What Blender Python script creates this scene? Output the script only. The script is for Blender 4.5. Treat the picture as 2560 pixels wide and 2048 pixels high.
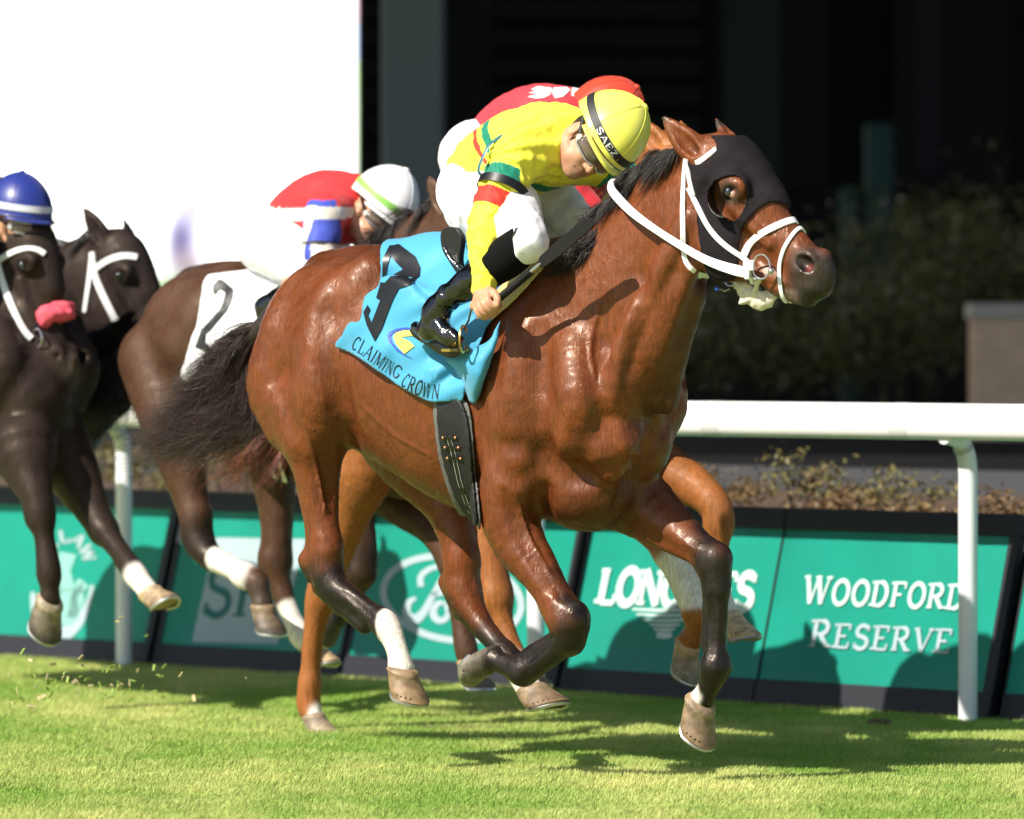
import bpy, bmesh, math, random, time
import numpy as np
from mathutils import Vector, Matrix, noise as mnoise
from mathutils.bvhtree import BVHTree
T0 = time.time()
for o in list(bpy.data.objects): bpy.data.objects.remove(o)
SC = bpy.context.scene
COL = SC.collection
rnd = random.Random(7)
nrs = np.random.RandomState(11)
# ------------------------------------------------------------------ camera
FPX, H0, CX, HY = 14222.2, 1.35, 1280.0, 873.0       # 200 mm lens on a 36 mm sensor, eye height, principal column, horizon row
cam = bpy.data.cameras.new('camera'); camo = bpy.data.objects.new('camera', cam); COL.objects.link(camo)
camo.location = (0, 0, H0); camo.rotation_euler = (math.pi/2, 0, 0)
cam.lens = 200; cam.sensor_width = 36; cam.sensor_fit = 'HORIZONTAL'
cam.shift_y = -(1024 - HY) / 2560.0
cam.clip_start = 0.5; cam.clip_end = 600
cam.dof.use_dof = True; cam.dof.focus_distance = 17.6; cam.dof.aperture_fstop = 3.1
SC.camera = camo
# ------------------------------------------------------------------ sky and sun
SUN_DIR = Vector((0.64, 0.56, -0.82)).normalized()      # way the light travels
SUN_EL = math.asin(-SUN_DIR.z)
SUN_AZ = math.atan2(-SUN_DIR.x, -SUN_DIR.y)             # compass bearing of the sun from +Y towards +X
w = bpy.data.worlds.new('World'); SC.world = w; w.use_nodes = True
nt = w.node_tree; bg = nt.nodes['Background']
sky = nt.nodes.new('ShaderNodeTexSky'); sky.sky_type = 'NISHITA'; sky.sun_disc = False
sky.sun_elevation = SUN_EL; sky.sun_rotation = SUN_AZ
nt.links.new(sky.outputs[0], bg.inputs[0]); bg.inputs[1].default_value = 0.078
sl = bpy.data.lights.new('sun', 'SUN'); sl.energy = 5.0; sl.angle = math.radians(0.5); sl.color = (1.0, 0.93, 0.82)
so = bpy.data.objects.new('sun', sl); COL.objects.link(so)
so.rotation_euler = SUN_DIR.to_track_quat('-Z', 'Y').to_euler()
SC.view_settings.view_transform = 'Standard'; SC.view_settings.look = 'None'
SC.view_settings.exposure = 0.70; SC.view_settings.gamma = 1.0
SC.view_settings.use_curve_mapping = False
# ------------------------------------------------------------------ pixel and frame helpers
def at(px, py, D):
    return np.array(((px-CX)/FPX*D, D, H0-(py-HY)/FPX*D))
class Frame:
    """A vertical anatomical plane through (ox, oy) whose forward axis is turned yaw degrees towards the camera."""
    def __init__(s, ox, oy, yaw):
        s.o = np.array((ox, oy)); a = math.radians(yaw); s.c = math.cos(a); s.s = math.sin(a)
        s.f = np.array((s.c, -s.s, 0.)); s.r = np.array((-s.s, -s.c, 0.)); s.u = np.array((0., 0., 1.))
    def p(s, px, py, l=0.):
        u = (px-CX)/FPX
        a = (u*(s.o[1]-l*s.c) - s.o[0] + l*s.s)/(s.c+u*s.s)
        X = s.o[0]+a*s.c-l*s.s; D = s.o[1]-a*s.s-l*s.c
        return np.array((X, D, H0-(py-HY)/FPX*D))
    def mir(s, P):                                      # mirror world points through the plane
        P = np.asarray(P, float); l = (P[..., 0]-s.o[0])*s.r[0]+(P[..., 1]-s.o[1])*s.r[1]
        return P-2*l[..., None]*s.r
def lerp(a, b, t): return a+(b-a)*t
def unit(v): v = np.asarray(v, float); return v/max(np.linalg.norm(v), 1e-9)
def crom(P, sub=4):
    P = np.asarray(P, float); n = len(P)
    if n < 3 or sub < 2: return P
    Q = np.vstack([2*P[0]-P[1], P, 2*P[-1]-P[-2]]); out = []
    for i in range(n-1):
        p0, p1, p2, p3 = Q[i:i+4]
        for j in range(sub):
            t = j/sub
            out.append(0.5*((2*p1)+(-p0+p2)*t+(2*p0-5*p1+4*p2-p3)*t*t+(-p0+3*p1-3*p2+p3)*t**3))
    out.append(P[-1]); return np.array(out)
def lin(h):
    h = h.lstrip('#'); v = [int(h[i:i+2], 16)/255 for i in (0, 2, 4)]
    return tuple(x/12.92 if x <= .04045 else ((x+.055)/1.055)**2.4 for x in v)
# ------------------------------------------------------------------ signed distance modelling, meshed by surface nets
def seg_d(P, a, b, ra, rb, sq=None):
    ba = b-a; L2 = max(float(ba@ba), 1e-12); pa = P-a.astype(P.dtype)
    t = np.clip(pa@ba.astype(P.dtype)/L2, 0, 1)
    q = pa-t[..., None]*ba.astype(P.dtype)
    d2 = (q*q).sum(-1)
    if sq is not None:
        qw = q@sq[0].astype(P.dtype); d2 = d2+qw*qw*(1/sq[1]**2-1)
        return (np.sqrt(np.maximum(d2, 0))-(ra+t*(rb-ra)))*(0.5+0.5*sq[1])
    return np.sqrt(np.maximum(d2, 0))-(ra+t*(rb-ra))
def ell_d(P, c, R, r):
    q = (P-c.astype(P.dtype))@R.T.astype(P.dtype)
    a = q/r; k0 = np.sqrt((a*a).sum(-1)); k1 = np.sqrt(((a/r)**2).sum(-1))
    return k0*(k0-1)/np.maximum(k1, 1e-6)
class Shape:
    def __init__(s, fr=None): s.ops = []; s.fr = fr
    def tube(s, pts, rad, k=.03, sub=4, sq=None, mode='add', mirror=False):
        A = crom(np.hstack([np.asarray(pts, float), np.asarray(rad, float)[:, None]]), sub)
        s.ops.append(('t', A[:, :3], np.maximum(A[:, 3], .001), k, sq, mode))
        if mirror: s.ops.append(('t', s.fr.mir(A[:, :3]), np.maximum(A[:, 3], .001), k, sq, mode))
        return s
    def ell(s, c, r, k=.03, pitch=0, yaw=0, roll=0, mode='add', mirror=False, R=None):
        """radii along forward, lateral, up of the frame; pitch raises the nose end"""
        if R is None:
            f, l, u = s.fr.f, s.fr.r, s.fr.u
            if yaw: a = math.radians(yaw); f, l = f*math.cos(a)+l*math.sin(a), l*math.cos(a)-f*math.sin(a)
            if pitch: a = math.radians(pitch); f, u = f*math.cos(a)+u*math.sin(a), u*math.cos(a)-f*math.sin(a)
            if roll: a = math.radians(roll); l, u = l*math.cos(a)+u*math.sin(a), u*math.cos(a)-l*math.sin(a)
            R = np.array((f, l, u))
        s.ops.append(('e', np.asarray(c, float), R, np.array(r, float), k, mode))
        if mirror:
            R2 = np.array([s.fr.mir(s.fr.mir(np.array((s.fr.o[0], s.fr.o[1], 0)))+v)-s.fr.mir(np.array((s.fr.o[0], s.fr.o[1], 0))) for v in R])
            s.ops.append(('e', s.fr.mir(np.asarray(c, float)), R2, np.array(r, float), k, mode))
        return s
    def sculpt(s, items, mirror=False):
        """items: (pixels, radius, depth, k[, 'add']); strokes are laid on the coarse surface and cut in (or raised) by depth"""
        V, Q = s.build(.018); b = bvh_of(V, Q)
        for it in items:
            pix, r, dep, k = it[:4]; add = len(it) > 4; P = []
            for (x, y) in crom(np.array(pix, float), 3):
                h, n = hit(b, x, y)
                if h is not None: P.append(h+n*((r-dep) if not add else (dep-r)))
            if len(P) < 2: continue
            R = r*np.ones(len(P)); P = np.array(P)
            t = np.linspace(0, 1, len(P)); fade = np.sin(np.pi*np.clip(t, .0, 1))**.5
            N = []
            s.tube(P, R*(.35+.65*fade) if add else R*(.6+.4*fade), k, 1, mode='add' if add else 'sub')
            if mirror and s.fr: s.tube(s.fr.mir(P), R*(.35+.65*fade) if add else R*(.6+.4*fade), k, 1, mode='add' if add else 'sub')
        return s
    def build(s, res, disp=None, grow=0.0, clip=None, pad=0.02):
        fr = s.fr; M = np.array((fr.f, fr.r, fr.u)) if fr else np.eye(3)
        O = np.array((fr.o[0], fr.o[1], 0.)) if fr else np.zeros(3)
        ops = []
        lo = np.full(3, 1e9); hi = -lo
        for o in s.ops:
            if o[0] == 't':
                Q = (o[1]-O)@M.T; r = o[2][:, None]
                if o[5] == 'add': lo = np.minimum(lo, (Q-r).min(0)); hi = np.maximum(hi, (Q+r).max(0))
                sq = (M@o[4][0], o[4][1]) if o[4] else None
                ops.append(('t', Q, o[2], o[3], sq, o[5]))
            else:
                c = (o[1]-O)@M.T; R = o[2]@M.T; e = np.sqrt(((R*o[3][:, None])**2).sum(0))
                if o[5] == 'add': lo = np.minimum(lo, c-e); hi = np.maximum(hi, c+e)
                ops.append(('e', c, R, o[3], e, o[4], o[5]))
        lo = lo-pad-grow-2*res; hi = hi+pad+grow+2*res
        n = np.ceil((hi-lo)/res).astype(int)+1
        ax = [lo[i]+res*np.arange(n[i]) for i in range(3)]
        F = np.full(n, .5, np.float32)
        def box(a, b):
            i0 = np.maximum(((a-lo)/res).astype(int), 0); i1 = np.minimum(np.ceil((b-lo)/res).astype(int)+1, n)
            return tuple(slice(x, y) for x, y in zip(i0, np.maximum(i1, i0+1)))
        def pts(sl):
            g = np.meshgrid(*[ax[i][sl[i]].astype(np.float32) for i in range(3)], indexing='ij')
            return np.stack(g, -1)
        def comb(sl, D, k, mode):
            A = F[sl]
            if mode == 'add':
                h = np.maximum(k-np.abs(A-D), 0) if k > 0 else 0
                F[sl] = np.minimum(A, D)-(h*h/(4*k) if k > 0 else 0)
            else:
                D = -D; h = np.maximum(k-np.abs(A-D), 0) if k > 0 else 0
                F[sl] = np.maximum(A, D)+(h*h/(4*k) if k > 0 else 0)
        for o in ops:
            if o[0] == 't':
                _, Q, r, k, sq, mode = o; m = k+3*res
                sl = box((Q-r[:, None]).min(0)-m, (Q+r[:, None]).max(0)+m)
                D = np.full(tuple(x.stop-x.start for x in sl), .5, np.float32)
                nseg = max(len(Q)-1, 1)
                for i in range(nseg):
                    a, b = Q[i], Q[min(i+1, len(Q)-1)]; ra, rb = r[i], r[min(i+1, len(Q)-1)]
                    R_ = max(ra, rb)+m
                    s2 = box(np.minimum(a, b)-R_, np.maximum(a, b)+R_)
                    s2 = tuple(slice(max(x.start, y.start), min(x.stop, y.stop)) for x, y in zip(s2, sl))
                    if any(x.stop <= x.start for x in s2): continue
                    d = seg_d(pts(s2), a, b, ra, rb, sq)
                    s3 = tuple(slice(x.start-y.start, x.stop-y.start) for x, y in zip(s2, sl))
                    D[s3] = np.minimum(D[s3], d)
                comb(sl, D, k, mode)
            else:
                _, c, R, r, e, k, mode = o; m = k+3*res
                sl = box(c-e-m, c+e+m); comb(sl, ell_d(pts(sl), c, R, r).astype(np.float32), k, mode)
        if grow: F -= grow
        band = None
        if disp is not None:
            idx = np.argwhere(np.abs(F) < .035); Pw = (lo+idx*res)@M+O
            F[tuple(idx.T)] += disp(Pw).astype(np.float32)
        s.F, s.lo, s.res, s.M, s.O = F, lo, res, M, O
        if clip is not None:
            idx = np.argwhere(np.abs(F) < .05) if False else None
            G = F
            g = np.stack(np.meshgrid(*ax, indexing='ij'), -1)
            G = np.maximum(F, clip((g.reshape(-1, 3)@M+O)).reshape(F.shape).astype(np.float32))
            V, Q = nets(G, lo, res)
        else: V, Q = nets(F, lo, res)
        return V@M+O, Q
    def sub(s, P0, P1, res, grow, clip, disp=None):
        """re-mesh the already built field inside a box at a finer step, grown and clipped: garments that follow the body"""
        M, O = s.M, s.O
        lo, hi = (P0-O)@M.T, (P1-O)@M.T; lo[1], hi[1] = -.46, .46; lo, hi = np.minimum(lo, hi), np.maximum(lo, hi)   # box corners lie on the mid plane
        n = np.ceil((hi-lo)/res).astype(int)+1
        ax = [lo[i]+res*np.arange(n[i]) for i in range(3)]
        g = np.stack(np.meshgrid(*ax, indexing='ij'), -1)
        F = trilin(s.F, (g-s.lo)/s.res)-grow
        idx = np.argwhere(np.abs(F) < .03); t_ = tuple(idx.T); Pw = (lo+idx*res)@M+O
        if disp is not None: F[t_] += disp(Pw)
        k = np.abs(F[t_]) < 2.2*res; idx = idx[k]; t_ = tuple(idx.T); F[t_] = np.maximum(F[t_], clip(Pw[k]))
        for a in range(3):                                # seal the box
            i = [slice(None)]*3; i[a] = 0; F[tuple(i)] = .1; i[a] = -1; F[tuple(i)] = .1
        V, Q = nets(F.astype(np.float32), lo, res)
        return V@M+O, Q
    def dist(s, P):
        return trilin(s.F, ((np.asarray(P)-s.O)@s.M.T-s.lo)/s.res)
def trilin(F, g):
    n = np.array(F.shape); sh = g.shape[:-1]; g = np.clip(g.reshape(-1, 3), 0, n-1.001)
    i = g.astype(int); f = g-i; out = 0
    for dx in (0, 1):
        for dy in (0, 1):
            for dz in (0, 1):
                w = (f[:, 0] if dx else 1-f[:, 0])*(f[:, 1] if dy else 1-f[:, 1])*(f[:, 2] if dz else 1-f[:, 2])
                out = out+w*F[i[:, 0]+dx, i[:, 1]+dy, i[:, 2]+dz]
    return out.reshape(sh)
def nets(F, lo, res):
    I = F < 0; nx, ny, nz = F.shape
    cs = np.zeros((nx-1, ny-1, nz-1), np.uint8)
    for dx in (0, 1):
        for dy in (0, 1):
            for dz in (0, 1): cs += I[dx:nx-1+dx, dy:ny-1+dy, dz:nz-1+dz]
    act = np.argwhere((cs > 0) & (cs < 8)); vid = np.full(cs.shape, -1, np.int32); vid[tuple(act.T)] = np.arange(len(act))
    acc = np.zeros((len(act), 3)); cnt = np.zeros(len(act))
    C = [(0,0,0),(1,0,0),(0,1,0),(1,1,0),(0,0,1),(1,0,1),(0,1,1),(1,1,1)]
    val = [F[act[:, 0]+c[0], act[:, 1]+c[1], act[:, 2]+c[2]].astype(float) for c in C]
    for a, b in ((0,1),(2,3),(4,5),(6,7),(0,2),(1,3),(4,6),(5,7),(0,4),(1,5),(2,6),(3,7)):
        m = (val[a] < 0) != (val[b] < 0); t = np.where(m, val[a]/np.where(m, val[a]-val[b], 1), 0)
        p = np.array(C[a])+t[:, None]*(np.array(C[b])-np.array(C[a])); acc += p*m[:, None]; cnt += m
    V = lo+(act+acc/np.maximum(cnt, 1)[:, None])*res
    Q = []
    for ax_, (u, v) in ((0, (1, 2)), (1, (2, 0)), (2, (0, 1))):
        s0 = [slice(None)]*3; s1 = [slice(None)]*3; s0[ax_] = slice(0, -1); s1[ax_] = slice(1, None)
        e = I[tuple(s0)] != I[tuple(s1)]; ed = np.argwhere(e)
        ed = ed[(ed[:, u] > 0) & (ed[:, v] > 0) & (ed[:, u] < F.shape[u]-1) & (ed[:, v] < F.shape[v]-1)]
        ins = I[tuple(ed.T)]
        du = np.zeros(3, int); du[u] = 1; dv = np.zeros(3, int); dv[v] = 1
        q = np.stack([vid[tuple((ed-du-dv).T)], vid[tuple((ed-dv).T)], vid[tuple(ed.T)], vid[tuple((ed-du).T)]], 1)
        q[~ins] = q[~ins][:, ::-1]; Q.append(q)
    return V, np.vstack(Q)
# ------------------------------------------------------------------ meshes, materials, things
def mkmesh(name, V, faces, mats=None, smooth=True, col=None, mi=None):
    me = bpy.data.meshes.new(name); V = np.asarray(V, np.float32)
    if isinstance(faces, np.ndarray):
        nf, k = faces.shape; me.vertices.add(len(V)); me.vertices.foreach_set('co', V.ravel())
        me.loops.add(nf*k); me.loops.foreach_set('vertex_index', faces.ravel().astype(np.int32))
        me.polygons.add(nf); me.polygons.foreach_set('loop_start', np.arange(0, nf*k, k, dtype=np.int32))
        me.update(calc_edges=True)
    else: me.from_pydata([tuple(map(float, v)) for v in V], [], [tuple(int(i) for i in f) for f in faces]); me.update()
    me.polygons.foreach_set('use_smooth', np.full(len(me.polygons), smooth))
    if mi is not None: me.polygons.foreach_set('material_index', np.asarray(mi, np.int32))
    if col is not None:
        c = np.ones((len(V), 4), np.float32); c[:, :3] = col
        at_ = me.color_attributes.new('Col', 'FLOAT_COLOR', 'POINT'); at_.data.foreach_set('color', c.ravel())
    for m in (mats if isinstance(mats, (list, tuple)) else [mats] if mats else []): me.materials.append(m)
    if smooth and not isinstance(faces, np.ndarray): me.set_sharp_from_angle(angle=math.radians(50))
    me.validate(); return me
def thing(name, label, cat, loc=(0, 0, 0), group=None, kind=None):
    o = bpy.data.objects.new(name, None); COL.objects.link(o); o.location = [float(x) for x in loc]; o.empty_display_size = .1
    tag(o, label, cat, group, kind); return o
def tag(o, label=None, cat=None, group=None, kind=None):
    if label: o['label'] = label
    if cat: o['category'] = cat
    if group: o['group'] = group
    if kind: o['kind'] = kind
    return o
def root_loc(p):
    v = Vector((0, 0, 0))
    while p is not None: v += p.location; p = p.parent
    return v
def part(name, parent, V, faces, mats, smooth=True, col=None, mi=None, label=None):
    """one mesh object; V in world space, stored relative to its parent"""
    off = np.array(root_loc(parent))
    o = bpy.data.objects.new(name, mkmesh(name, np.asarray(V, float)-off, faces, mats, smooth, col, mi)); COL.objects.link(o)
    o.parent = parent
    if label: o['label'] = label
    return o
class MB:
    """collects pieces into one mesh"""
    def __init__(s): s.V = []; s.F = []; s.n = 0; s.mi = []; s.C = []
    def add(s, V, F, m=0, col=None):
        V = np.asarray(V, float); F = [tuple(int(i)+s.n for i in f) for f in F]
        s.V.append(V); s.F += F; s.mi += [m]*len(F); s.n += len(V)
        s.C.append(np.tile(col if col is not None else (1, 1, 1), (len(V), 1)) if np.ndim(col) < 2 else col); return s
    def box(s, c, f, r, u, m=0, col=None):
        """centre and three half-extent vectors"""
        c, f, r, u = [np.asarray(v, float) for v in (c, f, r, u)]
        V = [c+a*f+b*r+d*u for a in (-1, 1) for b in (-1, 1) for d in (-1, 1)]
        return s.add(V, [(0,1,3,2),(4,6,7,5),(0,4,5,1),(2,3,7,6),(0,2,6,4),(1,5,7,3)], m, col)
    def aabox(s, lo, hi, m=0, col=None):
        lo, hi = np.array(lo, float), np.array(hi, float); h = (hi-lo)/2
        return s.box((lo+hi)/2, (h[0],0,0), (0,h[1],0), (0,0,h[2]), m, col)
    def tube(s, pts, rad, n=8, cap=True, m=0, col=None, up=None, flat=None, sub=1):
        P = np.asarray(pts, float); rad = np.broadcast_to(np.asarray(rad, float), (len(P),))
        if sub > 1:
            A = crom(np.hstack([P, rad[:, None]]), sub); P = A[:, :3]; rad = A[:, 3]
        T = np.gradient(P, axis=0); T /= np.maximum(np.linalg.norm(T, axis=1), 1e-9)[:, None]
        ref = np.asarray(up, float) if up is not None else (np.array((0, 0, 1.)) if abs(T[0][2]) < .9 else np.array((1., 0, 0)))
        V = []; B = unit(np.cross(T[0], ref)); 
        for i in range(len(P)):
            B = unit(B-T[i]*(B@T[i])) if up is None else unit(np.cross(T[i], ref)); N = np.cross(B, T[i])
            for j in range(n):
                a = 2*math.pi*j/n; V.append(P[i]+rad[i]*(math.cos(a)*B+math.sin(a)*N*(flat or 1)))
        F = [(i*n+j, i*n+(j+1) % n, (i+1)*n+(j+1) % n, (i+1)*n+j) for i in range(len(P)-1) for j in range(n)]
        if cap: F += [tuple(range(n))[::-1], tuple((len(P)-1)*n+j for j in range(n))]
        return s.add(V, F, m, col)
    def ring(s, c, a, b, r, n=24, k=6, m=0, a0=0, a1=360, col=None):
        full = abs(a1-a0) >= 360
        pts = [np.asarray(c)+np.asarray(a)*math.cos(math.radians(t))+np.asarray(b)*math.sin(math.radians(t)) for t in np.linspace(a0, a1, n+1)]
        return s.tube(pts, r, k, not full, m, col)
    def ball(s, c, r, R=None, n=16, k=10, m=0, col=None):
        c = np.asarray(c, float); r = np.broadcast_to(np.asarray(r, float), (3,)); R = np.eye(3) if R is None else np.asarray(R)
        V = [c+r[2]*R[2]]; F = []
        for i in range(1, k):
            th = math.pi*i/k
            for j in range(n):
                ph = 2*math.pi*j/n; V.append(c+r[0]*math.sin(th)*math.cos(ph)*R[0]+r[1]*math.sin(th)*math.sin(ph)*R[1]+r[2]*math.cos(th)*R[2])
        V.append(c-r[2]*R[2]); e = len(V)-1
        F += [(0, 1+j, 1+(j+1) % n) for j in range(n)]
        F += [(1+i*n+j, 1+(i+1)*n+j, 1+(i+1)*n+(j+1) % n, 1+i*n+(j+1) % n) for i in range(k-2) for j in range(n)]
        F += [(e, 1+(k-2)*n+(j+1) % n, 1+(k-2)*n+j) for j in range(n)]
        return s.add(V, F, m, col)
    def loft(s, rings, cap=True, m=0, col=None, closed=True):
        n = len(rings[0]); V = np.vstack(rings); k = len(rings); F = []
        for i in range(k-1):
            for j in range(n if closed else n-1): F.append((i*n+j, i*n+(j+1) % n, (i+1)*n+(j+1) % n, (i+1)*n+j))
        if cap and closed: F += [tuple(range(n))[::-1], tuple((k-1)*n+j for j in range(n))]
        return s.add(V, F, m, col)
    def poly(s, pts, nrm, th, m=0, col=None):
        """flat outline with thickness th along nrm"""
        P = np.asarray(pts, float); N = np.asarray(nrm, float)*th; n = len(P)
        V = np.vstack([P, P+N]); F = [tuple(range(n))[::-1], tuple(range(n, 2*n))]+[(i, (i+1) % n, n+(i+1) % n, n+i) for i in range(n)]
        return s.add(V, F, m, col)
    def out(s, name, parent, mats, smooth=False, label=None, usecol=False):
        return part(name, parent, np.vstack(s.V), s.F, mats, smooth, np.vstack(s.C) if usecol else None, s.mi, label)
def bev(o, w=.004, seg=2):
    m = o.modifiers.new('bevel', 'BEVEL'); m.width = w; m.segments = seg; m.limit_method = 'ANGLE'; m.angle_limit = math.radians(40); return o
MATS = {}
TM = [time.time()]
def tick(msg):
    print('TICK %-22s %.1f' % (msg, time.time()-TM[0])); TM[0] = time.time()
def mat(name, rgb, rough=.6, metal=0., spec=.5, coat=0., vcol=False, bump=None, var=None, sheen=0., emit=None, coatr=.1, tr=0.):
    """principled; bump=(scale, strength, distance[, stretch]); var=(scale, amount) brightness variation of the surface itself"""
    if name in MATS: return MATS[name]
    m = bpy.data.materials.new(name); m.use_nodes = True; nt = m.node_tree; L = nt.links; b = nt.nodes['Principled BSDF']
    rgb = lin(rgb) if isinstance(rgb, str) else rgb
    b.inputs['Base Color'].default_value = (*rgb, 1); b.inputs['Roughness'].default_value = rough; b.inputs['Metallic'].default_value = metal
    b.inputs['Specular IOR Level'].default_value = spec; b.inputs['Coat Weight'].default_value = coat; b.inputs['Coat Roughness'].default_value = coatr
    b.inputs['Sheen Weight'].default_value = sheen; b.inputs['Transmission Weight'].default_value = tr
    tc = nt.nodes.new('ShaderNodeTexCoord'); src = None
    if vcol:
        a = nt.nodes.new('ShaderNodeAttribute'); a.attribute_name = 'Col'; src = a.outputs['Color']; L.new(src, b.inputs['Base Color'])
    if var:
        n = nt.nodes.new('ShaderNodeTexNoise'); n.inputs['Scale'].default_value = var[0]; n.inputs['Detail'].default_value = 5; L.new(tc.outputs['Object'], n.inputs['Vector'])
        r = nt.nodes.new('ShaderNodeMapRange'); r.inputs['From Min'].default_value = .3; r.inputs['From Max'].default_value = .7
        r.inputs['To Min'].default_value = 1-var[1]; r.inputs['To Max'].default_value = 1+var[1]; L.new(n.outputs['Fac'], r.inputs['Value'])
        x = nt.nodes.new('ShaderNodeVectorMath'); x.operation = 'SCALE'; L.new(r.outputs['Result'], x.inputs['Scale'])
        if src: L.new(src, x.inputs[0])
        else: x.inputs[0].default_value = rgb
        L.new(x.outputs[0], b.inputs['Base Color'])
    if bump:
        n = nt.nodes.new('ShaderNodeTexNoise'); n.inputs['Scale'].default_value = bump[0]; n.inputs['Detail'].default_value = 4
        if len(bump) > 3:
            mp = nt.nodes.new('ShaderNodeMapping'); mp.inputs['Scale'].default_value = bump[3]; L.new(tc.outputs['Object'], mp.inputs['Vector']); L.new(mp.outputs[0], n.inputs['Vector'])
        else: L.new(tc.outputs['Object'], n.inputs['Vector'])
        bp = nt.nodes.new('ShaderNodeBump'); bp.inputs['Strength'].default_value = bump[1]; bp.inputs['Distance'].default_value = bump[2]
        L.new(n.outputs['Fac'], bp.inputs['Height']); L.new(bp.outputs[0], b.inputs['Normal'])
    if emit: b.inputs['Emission Color'].default_value = (*emit[:3], 1); b.inputs['Emission Strength'].default_value = emit[3]
    MATS[name] = m; return m
def paint(V, base, ops):
    """coat markings: ops = (points, radii, colour, softness[, noise])"""
    V = np.asarray(V, float); C = np.tile(np.array(base, float), (len(V), 1))
    for o in ops:
        pts, rad, c, soft = o[:4]; A = crom(np.hstack([np.asarray(pts, float), np.asarray(rad, float)[:, None]]), 3)
        D = np.full(len(V), 9.)
        if len(A) == 1: D = np.linalg.norm(V-A[0, :3], axis=1)-A[0, 3]
        for i in range(len(A)-1): D = np.minimum(D, seg_d(V, A[i, :3], A[i+1, :3], A[i, 3], A[i+1, 3]))
        if len(o) > 4: D = D+o[4]*wav(V*o[5] if len(o) > 5 else V*18)
        t = np.clip(.5-D/(2*soft), 0, 1); t = t*t*(3-2*t)
        C = C*(1-t[:, None])+np.array(c)*t[:, None]
    return C
def wav(P):
    """cheap smooth pseudo noise, about -1..1"""
    x, y, z = P[:, 0], P[:, 1], P[:, 2]
    return (np.sin(x*1.7+1.3*np.sin(y*1.9+.5)+z*.6)+np.sin(y*2.3+1.1*np.sin(z*1.5+1.2)+x*.4)+np.sin(z*2.1+1.2*np.sin(x*2.2+2.1)+y*.7))/3
def proj(P):
    P = np.atleast_2d(P); return np.stack([CX+P[:, 0]/P[:, 1]*FPX, HY+(H0-P[:, 2])/P[:, 1]*FPX], 1)
def polysd(X, poly):
    """signed distance of 2-D points to a closed outline (negative inside)"""
    poly = np.asarray(poly, float); n = len(poly); d = np.full(len(X), 1e18); ins = np.zeros(len(X), bool)
    for i in range(n):
        a, b = poly[i], poly[(i+1) % n]; e = b-a; w_ = X-a; t = np.clip((w_@e)/max(e@e, 1e-12), 0, 1); q = w_-t[:, None]*e; d = np.minimum(d, (q*q).sum(1))
        c = ((a[1] <= X[:, 1]) & (X[:, 1] < b[1])) | ((b[1] <= X[:, 1]) & (X[:, 1] < a[1]))
        xi = a[0]+(X[:, 1]-a[1])*(e[0]/(e[1] if e[1] else 1e-12)); ins ^= c & (X[:, 0] < xi)
    return np.sqrt(d)*np.where(ins, -1, 1)
def smooth_poly(P, sub=4):
    P = np.asarray(P, float); Q = np.vstack([P[-1:], P, P[:2]]); C = crom(Q, sub); return C[sub:-sub-1+1][:-1] if False else C[sub:sub*(len(P)+1)]
def side_clip(fr, poly, scale=790., sides=2, holes=(), smooth=True):
    """garment outline given on the visible side of an animal; the other side gets its mirror image"""
    pl = smooth_poly(poly) if smooth else np.array(poly, float); hs = [smooth_poly(h) for h in holes]
    def f(P):
        l = (P[:, 0]-fr.o[0])*fr.r[0]+(P[:, 1]-fr.o[1])*fr.r[1]
        Q = np.where((l < 0)[:, None], fr.mir(P), P) if sides == 2 else P
        X = proj(Q); d = polysd(X, pl)/scale
        for h in hs: d = np.maximum(d, -polysd(X, h)/scale)
        return d
    return f
def sheet(S, box, res, grow, clipf, disp=None, keep=None):
    """thin garment: only the outer skin of the grown and clipped body"""
    V, Q = S.sub(box[0], box[1], res, grow, clipf, disp)
    c = clipf(V); m = (c[Q].mean(1) < -.45*res); Q = Q[m]
    e1 = V[Q[:, 2]]-V[Q[:, 0]]; 
    # even out the cut edge
    E = np.sort(np.vstack([Q[:, [0, 1]], Q[:, [1, 2]], Q[:, [2, 3]], Q[:, [3, 0]]]), 1); ue, ct = np.unique(E, axis=0, return_counts=True); be = ue[ct == 1]
    V = V.copy()
    for _ in range(6):
        acc = np.zeros_like(V); cn = np.zeros(len(V)); np.add.at(acc, be[:, 0], V[be[:, 1]]); np.add.at(acc, be[:, 1], V[be[:, 0]]); np.add.at(cn, be[:, 0], 1); np.add.at(cn, be[:, 1], 1)
        m_ = cn == 2; V[m_] = .5*V[m_]+.5*acc[m_]/2
    u = np.unique(Q); k = np.full(len(V), -1); k[u] = np.arange(len(u)); return V[u], k[Q]
def bvh_of(V, Q): return BVHTree.FromPolygons([tuple(v) for v in V], [tuple(int(i) for i in q) for q in Q])
CAMP = Vector((0, 0, H0))
def hit(bvh, px, py, off=0.0, D=18.):
    """where the sight line through a pixel of the photograph meets a surface"""
    d = Vector(at(px, py, D))-CAMP; d.normalize()
    h = bvh.ray_cast(CAMP, d)
    if h[0] is None: return None, None
    n = h[1] if h[1].dot(d) < 0 else -h[1]
    return np.array(h[0]+n*off), np.array(n)
FASTDEV = False
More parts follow.
